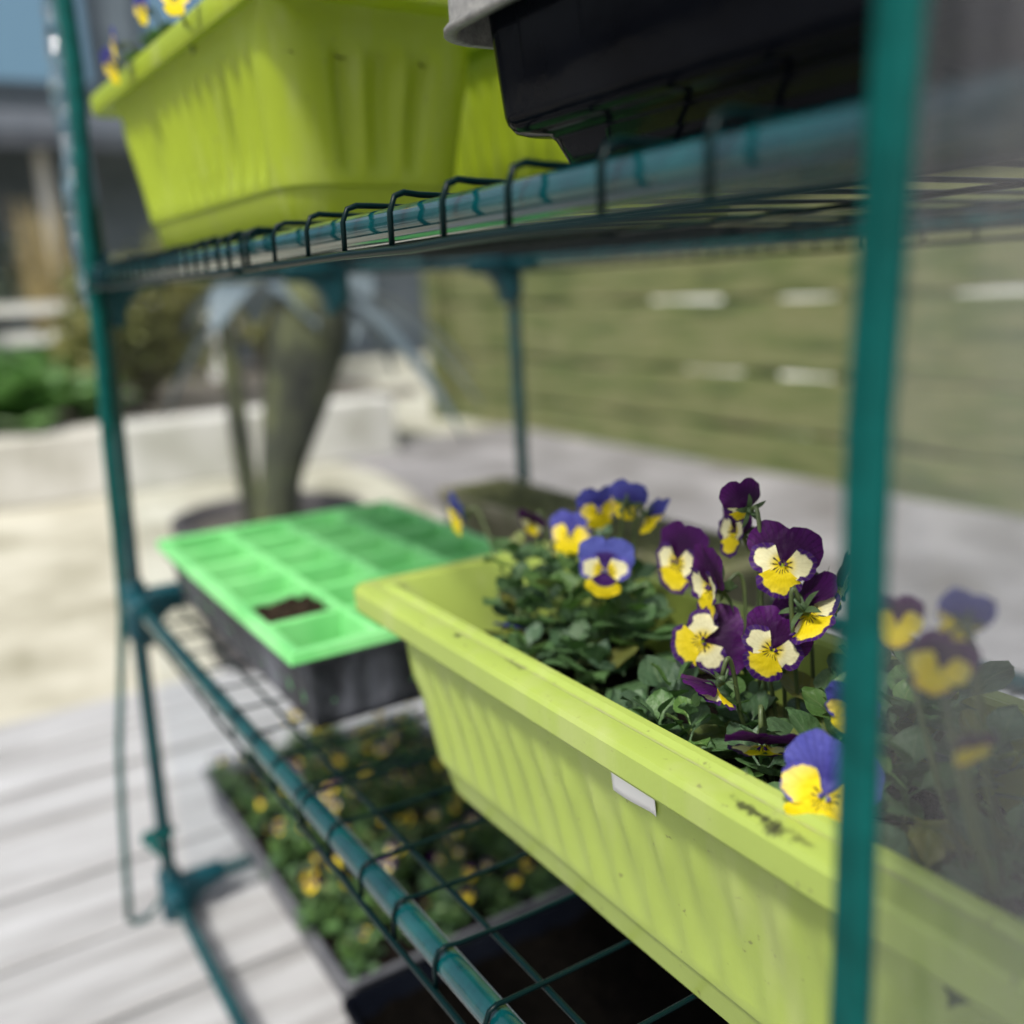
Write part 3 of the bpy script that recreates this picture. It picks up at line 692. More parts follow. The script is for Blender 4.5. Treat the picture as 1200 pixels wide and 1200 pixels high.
sweep(bm, [Q+Vector((math.cos(a)*.012, .012+math.sin(a)*.012, .002*math.sin(3*a))) for a in [k*.5236 for k in range(13)]], .004, 8)
sweep(bm, [Q, Q+Vector((.012, -.006, .002)), Q+Vector((.03, -.004, .001)), Q+Vector((.046, .004, -.004))], [.004, .005, .005, .004], 8)
sweep(bm, [Q+Vector((-.006, -.004, 0)), Q+Vector((-.012, -.006, -.008)), Q+Vector((-.01, -.004, -.016))], [.005, .006, .004], 8)
obj('tie_ribbon', bm, M['zip'], cv)
bm = bmesh.new(); sweep(bm, bez(ZIP_LEFT[-1], Vector(ZIP_LEFT[-1])+Vector((.02, .01, -.004)), P2+Vector((-.01, -.02, -.03)), P2+Vector((-.002, -.014, -.012)), 10), .0022, 6)
obj('tie_cord', bm, M['zip'], cv)

# ================================================================== window boxes
def perimeter(x0, x1, y0, y1, r, pitch):
    """points round a rounded rectangle, each with its outward normal and rib weight (distance along its side)"""
    out = []
    def side(a, b, nrm):
        a, b = Vector(a), Vector(b); L_ = (b-a).length; n = max(2, int(L_/pitch))
        for k in range(n):
            out.append((a.lerp(b, k/n), nrm, L_*k/n, L_))
    def arc(c, a0):
        for k in range(6):
            a = a0+R(90)*k/6; out.append((Vector(c)+Vector((math.cos(a), math.sin(a)))*r, Vector((math.cos(a), math.sin(a))), 0, 0))
    arc((x0+r, y0+r), R(180)); side((x0+r, y0), (x1-r, y0), Vector((0, -1)))
    arc((x1-r, y0+r), R(270)); side((x1, y0+r), (x1, y1-r), Vector((1, 0)))
    arc((x1-r, y1-r), 0); side((x1-r, y1), (x0+r, y1), Vector((0, 1)))
    arc((x0+r, y1-r), R(90)); side((x0, y1-r), (x0, y0+r), Vector((-1, 0)))
    return out
def window_box(label, x0, y0, z0, L_, W_, H, m, soil_h, ribp=.0225, amp=.0025, cat='planter', xs=1.0, rot=0, sharp=24):
    t = thing('window_box', label, cat, (x0, y0, z0), 'lime green window boxes'); S = H/.135
    base = perimeter(0, L_, 0, W_, .012, .0028); n = len(base)
    bm = bmesh.new()
    prof = [ # (inset y, inset x, z, rib weight, corner blend)
     (.0385, .072, .008, 0), (.034, .068, .012, 0), (.029, .055, .07*S, 0), (.0245, .036, H-.022, 0), (.0226, .028, H-.006, 0), (.0218, .0255, H-.0018, 0), (.0196, .0222, H, 0), (.0165, .0185, H-.0006, 0),
     (.0142, .0158, H-.0026, 0), (.0128, .0142, H-.0030, 0), (.012, .0134, H-.0026, 0), (.0045, .0048, H-.0030, 0), (.0016, .0017, H-.0040, 0), (.0002, .0002, H-.0066, 0),
     (.0006, .0006, H-.0185, 0), (.0014, .0014, H-.0200, 0), (.0028, .0028, H-.0200, 0), (.0034, .0034, H-.0188, 0), (.0105, .032*xs, H-.0180, 0), (.0115, .0338*xs, H-.0200, 0),
     (.0125, .036*xs, H-.030, 0), (.0128, .0365*xs, H-.034, 0), (.0130, .0368*xs, H-.037, .12), (.0133, .0373*xs, H-.041, .4), (.0137, .038*xs, H-.046, .75), (.0143, .039*xs, H-.053, .95), (.0165, .043*xs, .070*S, 1), (.019, .047*xs, .05*S, .9), (.0205, .0495*xs, .036*S, .6), (.0212, .0505*xs, .030*S, .2), (.0216, .051*xs, .0265*S, 0),
     (.0222, .0517*xs, .0235*S, 0), (.0240, .0540*xs, .0222*S, 0), (.0248, .0550*xs, .0195*S, 0), (.0285, .058*xs, .003, 0), (.031, .060*xs, .0002, 0), (.04, .07, 0, 0)]
    rings = []
    for (iy, ix, z, rw) in prof:
        ring = []
        cr = .012 + (.016 if z < H-.0205 and iy < .033 and iy > .0104 else 0)
        per = perimeter(ix, L_-ix, iy, W_-iy, cr, .0028)
        # keep the same vertex count as the rim loop by resampling on side fractions
        ring = resample(ix, L_-ix, iy, W_-iy, cr, base, L_, W_)
        out = []
        for (q, nrm, s, LL) in ring:
            d = 0
            if rw and LL > 0:
                e = min(s, LL-s); k = math.floor(LL/ribp); pp = LL/k
                fade = min(1, max(0, (e-.004)/.01))
                c = .5-.5*math.cos(2*math.pi*s/pp)
                d = -amp*rw*fade*(c**.6)
            if 'x' and z < H-.021: d += .0006*nz(q[0]*20, q[1]*20, z*20)
            out.append((x0+q[0]+nrm[0]*d, y0+q[1]+nrm[1]*d, z0+z))
        rings.append(out)
    loops(bm, rings, True, True)
    RM = Matrix.Translation((x0, y0, 0)) @ Matrix.Rotation(rot, 4, 'Z') @ Matrix.Translation((-x0, -y0, 0))
    bm.transform(RM)
    obj('box_shell', bm, m, t, sharp=sharp)
    if soil_h:
        bm = bmesh.new(); a, b = .037, .026
        rr = random.Random(int(L_*1000))
        def f(u, v):
            xx, yy = a+(L_-2*a)*u, b+(W_-2*b)*v
            return (x0+xx, y0+yy, z0+soil_h+.006*nz(xx*25, yy*25, 1)+.0035*nz(xx*90, yy*90, 4)+.002*nz(xx*260, yy*260, 7))
        grid(bm, int(L_/.0035), int(W_/.004), f)
        for k in range(int(L_*700)):
            xx, yy = rr.uniform(a, L_-a), rr.uniform(b, W_-b); s = rr.uniform(.001, .0035)
            c = Vector((x0+xx, y0+yy, z0+soil_h+.006*nz(xx*25, yy*25, 1)+s*.4))
            vs = [bm.verts.new(c+rdir(rr)*s) for _ in range(4)]
            for q in ((0, 1, 2), (0, 2, 3), (0, 3, 1), (1, 3, 2)): bm.faces.new([vs[i] for i in q])
        bm.transform(RM); obj('compost', bm, M['soil'], t)
    return t
def resample(x0, x1, y0, y1, r, base, L_, W_):
    out = []; i = 0; n = len(base); rb = .012
    corners = {0: (x0+r, y0+r), 1: (x1-r, y0+r), 2: (x1-r, y1-r), 3: (x0+r, y1-r)}
    ends = [((x0+r, y0), (x1-r, y0)), ((x1, y0+r), (x1, y1-r)), ((x1-r, y1), (x0+r, y1)), ((x0, y1-r), (x0, y0+r))]
    ci = -1; prev = None; k = 0
    for (q, nrm, s, LL) in base:
        if LL == 0:
            if prev != 'arc': ci += 1
            prev = 'arc'; c = corners[ci]
            out.append((Vector((c[0]+nrm[0]*r, c[1]+nrm[1]*r)), nrm, 0, 0))
        else:
            prev = 'side'; a, b = ends[ci]; a, b = Vector(a), Vector(b); L2 = (b-a).length
            out.append((a.lerp(b, s/LL), nrm, L2*s/LL, L2))
    return out
# pansy box on the middle shelf
BX, BY, BZ = .517, .039, .004
LIME = (.315, .405, .084)
sm = [((SMUDGE[0][0]-BX, SMUDGE[0][1]-BY, .128), .012, .005, .9), ((SMUDGE[1][0]-BX, SMUDGE[1][1]-BY+.002, .128), .03, .007, .85), ((SMUDGE[2][0]-BX-.004, SMUDGE[2][1]-BY, .128), .028, .006, .8), ((SMUDGE[3][0]-BX-.01, SMUDGE[3][1]-BY, .128), .03, .006, .6), ((.19, .012, .13), .03, .006, .5)]
def local(m, off):
    """texture coordinates of a world-built mesh: shift so that the marks sit on the box"""
    for n in m.node_tree.nodes:
        if n.type == 'TEX_COORD': n.object = None
    return m
sm = [((P[0]+BX, P[1]+BY, P[2]+BZ), a, b, c) for P, a, b, c in sm]
limeA = lime('lime_plastic_scuffed', LIME, .10, (.5, .7, .08), sm, (BY+.0128, BZ+.125))
limeB = lime('lime_plastic_yellower', (.29, .375, .02), .2, (.58, .72, .03), splash=.12)
wb = window_box('lime green window box holding purple and blue pansies on the middle shelf', BX, BY, BZ, .66, .168, .132, limeA, .088)
bm = bmesh.new()
ws = [Vector(p) for p in STICKER]
def stk(u, v):
    d = .0188+(.0185+.0008*math.sin(u*4.2+.6))*(1-v)
    ins = .0105+.0020*min(1, max(0, (d-.0195)/.0105)) + .0012*max(0, (d-.030)/.011)
    return (.786+.030*u, BY+ins-.0012-.0006*max(0, u-.9)*10*(1-v), BZ+.132-d)
g = grid(bm, 14, 5, stk)
o = obj('sticker', bm, M['white'], wb, recalc=False)
sol = o.modifiers.new('thick', 'SOLIDIFY'); sol.thickness = .0003
window_box('lime green window box on the upper shelf, its front lip overhanging the wire', .139, -.0133, .3625, .424, .172, .141, limeB, .098, xs=.9, rot=R(2.83), sharp=38, amp=.0062, ribp=.0235)
window_box('lime green window box at the back of the upper shelf, behind the black trough', .13, .205, .3625, .50, .172, .150, limeB, .098)

# ------------------------------------------------------------------ black trough on the upper shelf
tr = thing('black_trough', 'glossy black plastic trough with grey scuffed lip on the upper shelf', 'trough', (.76, .04, .362))
bm = bmesh.new(); tx, ty, tl, tw = .729, .0135, .62, .22
def rr_(ix, iy, z, r):
    out = []
    for c, a0 in (((ix+r, iy+r), 180), ((tl-ix-r, iy+r), 270), ((tl-ix-r, tw-iy-r), 0), ((ix+r, tw-iy-r), 90)):
        for k in range(9):
            a = R(a0+90*k/8); out.append((tx+c[0]+r*math.cos(a), ty+c[1]+r*math.sin(a), z))
    return out
Z0 = .3635
loops(bm, [rr_(.06, .03, Z0+.006, .02), rr_(.022, .012, Z0+.085, .02), rr_(.014, .008, Z0+.0862, .018), rr_(.0165, .0095, Z0+.060, .018), rr_(.0205, .0135, Z0+.0210, .016), rr_(.0215, .0145, Z0+.0180, .0155), rr_(.024, .017, Z0+.0150, .014), rr_(.027, .0195, Z0+.0140, .014), rr_(.033, .027, Z0+.0132, .014), rr_(.035, .029, Z0+.0110, .013), rr_(.040, .033, Z0+.001, .012), rr_(.044, .037, Z0, .01)], True, True)
for xx in (.048, .085):   # thin moulded ribs on the front
    sweep(bm, [(tx+xx, ty+.0088, Z0+.077), (tx+xx+.0006, ty+.0096, Z0+.066), (tx+xx+.001, ty+.0128, Z0+.036), (tx+xx+.0014, ty+.0138, Z0+.029)], [.0006, .0011, .001, .0006], 6)
obj('trough_body', bm, M['black'], tr)
bm = bmesh.new()
loops(bm, [rr_(.013, .0072, Z0+.0868, .018), rr_(.001, .001, Z0+.0868, .022), rr_(0, 0, Z0+.0855, .022), rr_(0, 0, Z0+.058, .022), rr_(-.0022, -.0022, Z0+.0555, .0235), rr_(-.0022, -.0022, Z0+.0535, .0235), rr_(.0022, .0022, Z0+.0535, .021), rr_(.0022, .0022, Z0+.083, .02), rr_(.013, .0072, Z0+.0845, .018)])
obj('lip', bm, M['greyrim'], tr)
bm = bmesh.new(); grid(bm, 60, 24, lambda u, v: (tx+.024+(tl-.048)*u, ty+.014+(tw-.028)*v, Z0+.078+.005*nz(u*20, v*9, 2)))
obj('compost', bm, M['soil'], tr)

# ------------------------------------------------------------------ seed tray with green cell insert
TX, TY, TL, TW = .074, .010, .405, .258
st = thing('seed_tray', 'dusty black seed tray holding the bright green cell insert', 'seed tray', (TX, TY, .01))
def rect(x0, x1, y0, y1, z, r=.012, m=5):
    out = []
    for c, a0 in (((x0+r, y0+r), 180), ((x1-r, y0+r), 270), ((x1-r, y1-r), 0), ((x0+r, y1-r), 90)):
        for k in range(m+1):
            a = R(a0+90*k/m); out.append((c[0]+r*math.cos(a), c[1]+r*math.sin(a), z))
    return out
def fluted(x0, x1, y0, y1, z, r, amp):
    pts = perimeter(x0, x1, y0, y1, r, .004); out = []
    for q, nrm, s, LL in pts:
        d = amp*(.5-.5*math.cos(2*math.pi*s/.03)) if LL else 0
        out.append((q[0]-nrm[0]*d, q[1]-nrm[1]*d, z))
    return out
bm = bmesh.new()
def tr_loop(i, z, amp=0): return [(q[0], q[1], z) for q in [(p[0], p[1]) for p in scale_loop(i, amp)]]
def scale_loop(i, amp):
    out = []; base = perimeter(TX, TX+TL, TY, TY+TW, .014, .004)
    for q, nrm, s, LL in base:
        d = i + (amp*(.5-.5*math.cos(2*math.pi*s/.032)) if LL else 0)
        out.append((q[0]-nrm[0]*d, q[1]-nrm[1]*d))
    return out
loops(bm, [tr_loop(.02, .014), tr_loop(.0045, .072), tr_loop(.0, .0735), tr_loop(-.001, .071), tr_loop(-.0012, .0645), tr_loop(.002, .0635), tr_loop(.0035, .06), tr_loop(.005, .056, .003), tr_loop(.011, .022, .003), tr_loop(.013, .0145), tr_loop(.017, .0115), tr_loop(.03, .011)], True, True)
obj('tray_shell', bm, M['traydark'], st)
ci = thing('cell_insert', 'bright green plastic insert of square seedling cells, two filled with compost', 'cell tray', (TX, TY, .076))
bm = bmesh.new(); nx_, ny_ = 6, 4; zt = .0795
ex0, ey0, ex1, ey1 = TX-.003, TY-.003, TX+TL+.003, TY+TW+.003
mx, my, gx = .008, .008, .0036
cw = (ex1-ex0-2*mx-gx*(nx_-1))/nx_; cdp = (ey1-ey0-2*my-gx*(ny_-1))/ny_
gridx = [ex0]; 
for i in range(nx_): gridx += [ex0+mx+i*(cw+gx), ex0+mx+i*(cw+gx)+cw]
gridx.append(ex1)
gridy = [ey0]
for j in range(ny_): gridy += [ey0+my+j*(cdp+gx), ey0+my+j*(cdp+gx)+cdp]
gridy.append(ey1)
V = {}
def gv(i, j):
    if (i, j) not in V: V[(i, j)] = bm.verts.new((gridx[i], gridy[j], zt+.0008*nz(i*1.3, j*1.7, 2)))
    return V[(i, j)]
for i in range(len(gridx)-1):
    for j in range(len(gridy)-1):
        q = [gv(i, j), gv(i+1, j), gv(i+1, j+1), gv(i, j+1)]
        if i % 2 == 1 and j % 2 == 1:
            a0, a1, b0, b1 = gridx[i], gridx[i+1], gridy[j], gridy[j+1]
            prev = q
            for (ins, z) in ((.0016, zt-.0015), (.0035, zt-.014), (.0075, zt-.05), (.0095, zt-.0525)):
                cur = [bm.verts.new(p) for p in ((a0+ins, b0+ins, z), (a1-ins, b0+ins, z), (a1-ins, b1-ins, z), (a0+ins, b1-ins, z))]
                for k in range(4): bm.faces.new((prev[k], prev[(k+1) % 4], cur[(k+1) % 4], cur[k]))
                prev = cur
            bm.faces.new(prev)
            # upright ribs moulded in the cell walls
            for k in range(1, 6):
                xx = a0+(a1-a0)*k/6
                sweep(bm, [(xx, b1-.0022, zt-.004), (xx, b1-.0078, zt-.05)], .0012, 5)
                sweep(bm, [(xx, b0+.0022, zt-.004), (xx, b0+.0078, zt-.05)], .0012, 5)
        else: bm.faces.new(q)
nI, nJ = len(gridx)-1, len(gridy)-1      # outer turned-down edge
edge = [(i, 0) for i in range(nI)]+[(nI, j) for j in range(nJ)]+[(i, nJ) for i in range(nI, 0, -1)]+[(0, j) for j in range(nJ, 0, -1)]
low = []
for (i, j) in edge:
    c = gv(i, j).co; ox = -.002 if i == 0 else (.002 if i == nI else 0); oy = -.002 if j == 0 else (.002 if j == nJ else 0)
    low.append(bm.verts.new((c.x+ox, c.y+oy, zt-.0075)))
for k in range(len(edge)):
    bm.faces.new((gv(*edge[k]), low[k], low[(k+1) % len(edge)], gv(*edge[(k+1) % len(edge)])))
o = obj('insert_shell', bm, M['cells'], ci, smooth=False); bevel(o, .0012, 2)
rng = random.Random(4)
for (i, j) in ((4, 0), (5, 2)):
    a0, a1, b0, b1 = gridx[2*i+1]+.003, gridx[2*i+2]-.003, gridy[2*j+1]+.003, gridy[2*j+2]-.003
    bm = bmesh.new(); grid(bm, 18, 18, lambda u, v: (a0+(a1-a0)*u, b0+(b1-b0)*v, zt-.006+.007*math.sin(math.pi*u)*math.sin(math.pi*v)+.005*nz(u*6+i, v*6, 3)+.003*nz(u*22, v*22, i)))
    obj('compost', bm, M['seedsoil'], ci)

# ------------------------------------------------------------------ bottom tray of small violas
bt = thing('viola_tray', 'grey plastic tray packed with small yellow and purple violas on the bottom shelf', 'tray', (.1, .06, Z3+.01))
BX0, BX1, BY0, BY1, BZT, BZB = -.150, .362, .062, .375, -.297, -.3595
bm = bmesh.new()
def bl(i, z, amp=0):
    out = []
    for q, nrm, s, LL in perimeter(BX0, BX1, BY0, BY1, .01, .004):
        d = i+(amp*(.5-.5*math.cos(2*math.pi*s/.05))**.5 if LL else 0); out.append((q[0]-nrm[0]*d, q[1]-nrm[1]*d, z))
    return out
loops(bm, [bl(.02, BZB+.003), bl(.006, BZT-.002), bl(.003, BZT), bl(0, BZT-.001), bl(-.0005, BZT-.007), bl(.0035, BZT-.0075), bl(.0045, BZT-.012, .0025), bl(.010, BZB+.008, .0025), bl(.013, BZB+.002), bl(.03, BZB)], True, True)
obj('tray_shell', bm, M['traygrey'], bt)
bm = bmesh.new(); grid(bm, 80, 44, lambda u, v: (BX0+.009+(BX1-BX0-.018)*u, BY0+.009+(BY1-BY0-.018)*v, BZT-.016+.006*nz(u*22, v*12, 2)+.003*nz(u*90, v*50, 5)))
obj('compost', bm, M['soil'], bt)

# black compost tray beside it
kt = thing('compost_tray', 'black plastic tray of dark compost beside the viola tray on the bottom shelf', 'tray', (.65, .06, Z3+.01))
bm = bmesh.new(); sv_ = (BX0, BX1, BY0, BY1); BX0, BX1, BY0, BY1 = .372, .98, .050, .40
loops(bm, [bl(.02, BZB+.003), bl(.006, BZT-.002), bl(.003, BZT), bl(0, BZT-.001), bl(-.0005, BZT-.007), bl(.0035, BZT-.0075), bl(.0045, BZT-.012, .0025), bl(.010, BZB+.008, .0025), bl(.013, BZB+.002), bl(.03, BZB)], True, True)
obj('tray_shell', bm, M['black'], kt)
bm = bmesh.new(); grid(bm, 80, 44, lambda u, v: (BX0+.009+(BX1-BX0-.018)*u, BY0+.009+(BY1-BY0-.018)*v, BZT-.02+.007*nz(u*22, v*12, 6)+.004*nz(u*90, v*50, 7)))
obj('compost', bm, M['shadesoil'], kt)
BX0, BX1, BY0, BY1 = sv_

# ------------------------------------------------------------------ moss-grown troughs at the back of the middle shelf
M['mossy'] = mat('mossy_old_clay', (.2, .18, .12), .9, var=[(.10, .11, .04), (.2, .19, .12), (.30, .27, .2)], vscale=16, stretch=(1, 1, .5), bump=.6, bscale=80)
M['mosstop'] = mat('olive_moss', (.08, .09, .025), .95, var=[(.03, .035, .012), (.09, .1, .03), (.15, .155, .06)], vscale=60, bump=1, bscale=200)
for (xa, xb, lb) in ((-.01, .225, 'mossy clay trough at the back of the shelf by the corner post'), (.24, .50, 'mossy clay trough at the back of the shelf behind the blue pansies')):
    t = thing('clay_trough', lb, 'trough', ((xa+xb)/2, .44, .011), 'mossy clay troughs')
    bm = bmesh.new()
    def tq(i, z, s=0): return [(p[0]+.002*nz(p[0]*30, p[1]*30, z*30), p[1]+.002*nz(p[0]*30, p[1]*30, 9+z*30), z) for p in rect(xa+i, xb-i, .375+i, .487-i, z, .012-min(.006, i))]
    loops(bm, [tq(.014, .022), tq(.012, .064), tq(.002, .066), tq(0, .062), tq(.001, .05), tq(.006, .048), tq(.012, .011)], True, True)
    obj('trough_shell', bm, M['mossy'], t)
    bm = bmesh.new(); grid(bm, 40, 20, lambda u, v: (xa+.005+(xb-xa-.01)*u, .380+.102*v, .064+.012*nz(u*9+xa*40, v*4, 2)*math.sin(math.pi*u)**.5*math.sin(math.pi*v)**.5+.006*math.sin(math.pi*u)*math.sin(math.pi*v)+.004*nz(u*40, v*20, 6)))
    obj('moss', bm, M['mosstop'], t)

# ================================================================== violas
def petal_mesh(bm, lay, mtx, ang, Lp, Wp, mi, zoff, back, cup, fold, seed, claw=.8, no=(14, 7)):
    """one petal: a ruffled disc whose lower end narrows into the throat"""
    nphi, nr = no; ca, sa = math.cos(ang), math.sin(ang); ring = []
    rg = random.Random(seed); ph = [rg.uniform(0, 6.28) for _ in range(3)]
    def pt(rho, phi):
        wob = 1+.035*math.sin(5*phi+ph[0])+.025*math.sin(9*phi+ph[1])
        x = Wp*.5*rho*math.cos(phi)*wob; y = Lp*.5+Lp*.5*rho*math.sin(phi)*wob
        tq = min(1, max(0, y/(Lp*.5))); x *= (1-claw)+claw*(tq*tq*(3-2*tq))
        d = math.hypot(x, y)
        z = zoff*min(1, d*3) - back*d*d + cup*(x*x)/(Wp*Wp*.25+1e-6) + .035*math.sin(6*phi+ph[2])*rho**3
        xx, yy = x*ca - (y)*(-sa)*-1, 0
        # rotate so +y of the petal points along 'ang'
        xr = x*sa + y*ca; yr = -x*ca + y*sa
        if fold: # fold the flower shut: swing the petal forward about the throat
            z2 = z*math.cos(fold) + d*math.sin(fold)*.9; k = math.cos(fold)*.9+.1; xr *= k; yr *= k; z = z2
        e = rho*max(0, min(1, (math.sin(phi)+.55)*1.8)) if phi is not None else 0
        a = math.atan2(x, max(y, 1e-5))
        return mtx @ Vector((xr, yr, z)), (e, min(1, d/Lp), max(0, min(1, .5+a/2.4)), 1)
    rows = []
    c, cc = pt(0, 0); v0 = bm.verts.new(c); v0[lay] = cc
    for i in range(1, nr+1):
        row = []
        for k in range(nphi*2):
            p, cl = pt(i/nr, 2*math.pi*k/(nphi*2)); v = bm.verts.new(p); v[lay] = cl; row.append(v)
        rows.append(row)
    n = nphi*2
    for k in range(n): bm.faces.new((v0, rows[0][k], rows[0][(k+1) % n])).material_index = mi
    for i in range(nr-1):
        for k in range(n): bm.faces.new((rows[i][k], rows[i+1][k], rows[i+1][(k+1) % n], rows[i][(k+1) % n])).material_index = mi
def flower(plant, fdef, base, seed, detail=(16, 9)):
    P, Nn, U, kind, u, fold = fdef
    P, Nn, U = Vector(P), Vector(Nn), Vector(U); Rr = U.cross(Nn).normalized()
    m = Matrix((Rr*u, U*u, Nn*u)).transposed().to_4x4(); m.translation = P
    rg = random.Random(seed); j = lambda a: rg.uniform(-a, a)
    bm = bmesh.new(); lay = bm.verts.layers.float_color.new('pet')
    for sgn in (-1, 1):
        petal_mesh(bm, lay, m, R(90+sgn*(36+j(5))), 1.34, 1.30, 0, -.16-.03*sgn, .05+j(.04), .05, fold*.7, seed*7+sgn, .7, detail)
    for sgn in (-1, 1):
        petal_mesh(bm, lay, m, R(90+sgn*(76+j(6))), .96, .92, 1, .02, .10+j(.05), .05, fold, seed*11+sgn, .72, detail)
    petal_mesh(bm, lay, m, R(-90+j(4)), 0.95, 1.30, 2, .05, .16+j(.05), .03, fold, seed*13, .62, detail)
    # pale throat beard
    for sgn in (-1, 1):
        sweep(bm, [m @ Vector((sgn*.05, .10, .05)), m @ Vector((sgn*.10, .03, .10)), m @ Vector((sgn*.05, -.03, .09))], [.02*u, .05*u, .02*u], 6, 1)
    f = obj('flower', bm, PET[kind], plant, recalc=False)
    bk = P-Nn*(.16*u)
    bm = bmesh.new()
    for k in range(5):
        a = k*1.2566+.3; d = (Rr*math.cos(a)+U*math.sin(a)); ll = u*rg.uniform(.6, .8)
        def sp(a_, b_):
            ww = u*.11*math.sin(math.pi*(.2+.8*b_))**.8*(a_*2-1); return bk-Nn*(.05*u)+d*(ll*b_)+d.cross(Nn)*ww-Nn*(.16*u*math.sin(b_*2.2))
        grid(bm, 2, 5, sp)
    sweep(bm, [bk+Nn*(.1*u), bk-Nn*(.12*u), bk-Nn*(.3*u)-U*.03*u], [.10*u, .15*u, .08*u], 8)
    sweep(bm, [bk-U*(.1*u), bk-U*(.12*u)-Nn*(.3*u), bk-U*(.06*u)-Nn*(.55*u)], [.07*u, .06*u, .04*u], 6)
    obj('sepals', bm, M['sepal'], f, recalc=False)
    q0 = bk-Nn*(.22*u); q1 = q0-Nn*(.45*u)+Vector((0, 0, .55*u)); b = Vector(base)
    q2 = Vector(((q1.x*.55+b.x*.45), (q1.y*.55+b.y*.45), b.z+(q1.z-b.z)*.55))
    pts = bez(q0, q1, q1-Nn*.2*u+Vector((0, 0, -.1*u)), q2, 9)+bez(q2, q2+(q2-q1)*.3, b+Vector((0, 0, .02)), b, 8)[1:]
    bm = bmesh.new(); sweep(bm, pts, [.0009]+[.00105]*(len(pts)-2)+[.0013], 7); obj('stalk', bm, M['stem'], f)
    return f
def vleaf(bm_, base, d, upv, L_, W_, rg, mi=0, nl=8, nw=6):
    """spoon-shaped leaf with scalloped margin, sunk midrib and a short petiole"""
    bm = bm_; lay = bm.verts.layers.float_color.get('lf')
    d = d.normalized(); s = d.cross(upv).normalized(); n = s.cross(d).normalized()
    pet = .34; bend = rg.uniform(.15, .7); tw = rg.uniform(-.3, .3); ph = rg.uniform(0, 6)
    def f(u, v):
        uu = u*2-1
        if v < pet: ww = W_*.09
        else:
            t = (v-pet)/(1-pet); ww = W_*(.09+.91*math.sin(math.pi*min(1, t**.8))**.75 if t < 1 else .02)
            if t > .985: ww = W_*.06
            ww *= 1+.07*math.cos(t*26)
        hh = .09*W_*abs(uu)**1.4*(1 if v > pet else .3) + .05*W_*math.sin(v*8+ph+uu*2)*(1 if v > pet else 0)
        p = base + d*(L_*v*(1-.12*v*bend)) + s*(uu*ww*.5) + n*(hh - bend*L_*v*v*.5 + tw*uu*ww*.25)
        return p
    gv_ = grid(bm, nw, nl, f, mi); tone = rg.random()
    for i, row in enumerate(gv_):
        for j, v in enumerate(row): v[lay] = (i/nw, j/nl, tone, 1)
def shoot(bm, c, rg, n, L_, tiltlo=15, tilthi=70, dz=.0025, mnew=.3, nl=8, nw=6, az=None):
    """a rosette: old leaves spread low, young ones stand up in the middle"""
    for k in range(n):
        f = k/max(1, n-1); a = k*2.399+rg.uniform(-.35, .35) if az is None else az+rg.uniform(-1, 1)
        el = R(tiltlo+(tilthi-tiltlo)*f+rg.uniform(-8, 8)); ll = L_*1.12*(1.05-.55*f)*rg.uniform(.8, 1.15)
        d = Vector((math.cos(a)*math.cos(el), math.sin(a)*math.cos(el), math.sin(el)))
        vleaf(bm, Vector(c)+Vector((0, 0, dz*k)), d, Vector((0, 0, 1)), ll, ll*rg.uniform(.58, .8), rg, 1 if rg.random() < mnew*f+.02 else 0, nl, nw)
def plant(label, base, flowers, shoots, seed, group, det=(16, 9), nl=8, nw=6):
    t = thing('viola_plant', label, 'pansy', base, group); rg = random.Random(seed)
    bm = bmesh.new(); bm.verts.layers.float_color.new('lf')
    for (c, n, L_) in shoots:
        c = Vector(c)
        sweep(bm, bez(base, Vector(base).lerp(c, .3)+Vector((0, 0, .004)), c-Vector((0, 0, .012)), c, 6), .0014, 6, 2)
        shoot(bm, c, rg, n, L_, nl=nl, nw=nw)
    obj('foliage', bm, [M['leaf'], M['leafnew'], M['stem']], t, recalc=False)
    for i, f in enumerate(flowers):
        b = Vector(base)*.45+Vector((f[0][0]-.02, f[0][1]+.03, base[2]))*.55
        flower(t, f, (b.x, b.y, base[2]), seed*100+i, det)
    return t
G = 'pansies in the lime window box'
SZ = BZ+.088
rg = random.Random(77)
shB = [((.775, .098, SZ+.018), 9, .034), ((.790, .075, SZ+.014), 9, .028), ((.760, .085, SZ+.008), 8, .028), ((.805, .080, SZ+.014), 12, .022), ((.812, .110, SZ+.014), 8, .034), ((.835, .092, SZ+.014), 8, .032), ((.850, .125, SZ+.026), 8, .038), ((.868, .10, SZ+.026), 8, .036), ((.845, .07, SZ+.006), 8, .026), ((.785, .135, SZ+.018), 8, .032), ((.88, .12, SZ+.04), 8, .036), ((.86, .15, SZ+.03), 7, .034), ((.825, .14, SZ+.02), 7, .032), ((.815, .068, SZ+.006), 7, .024), ((.89, .135, SZ+.05), 8, .036), ((.90, .10, SZ+.03), 8, .034), ((.878, .085, SZ+.018), 8, .03), ((.835, .155, SZ+.03), 8, .032), ((.80, .11, SZ+.02), 8, .028)]
plant('pansy plant with deep purple, cream and yellow flowers in the middle of the box', (.83, .11, SZ), FLOWERS_B, shB, 5, G)
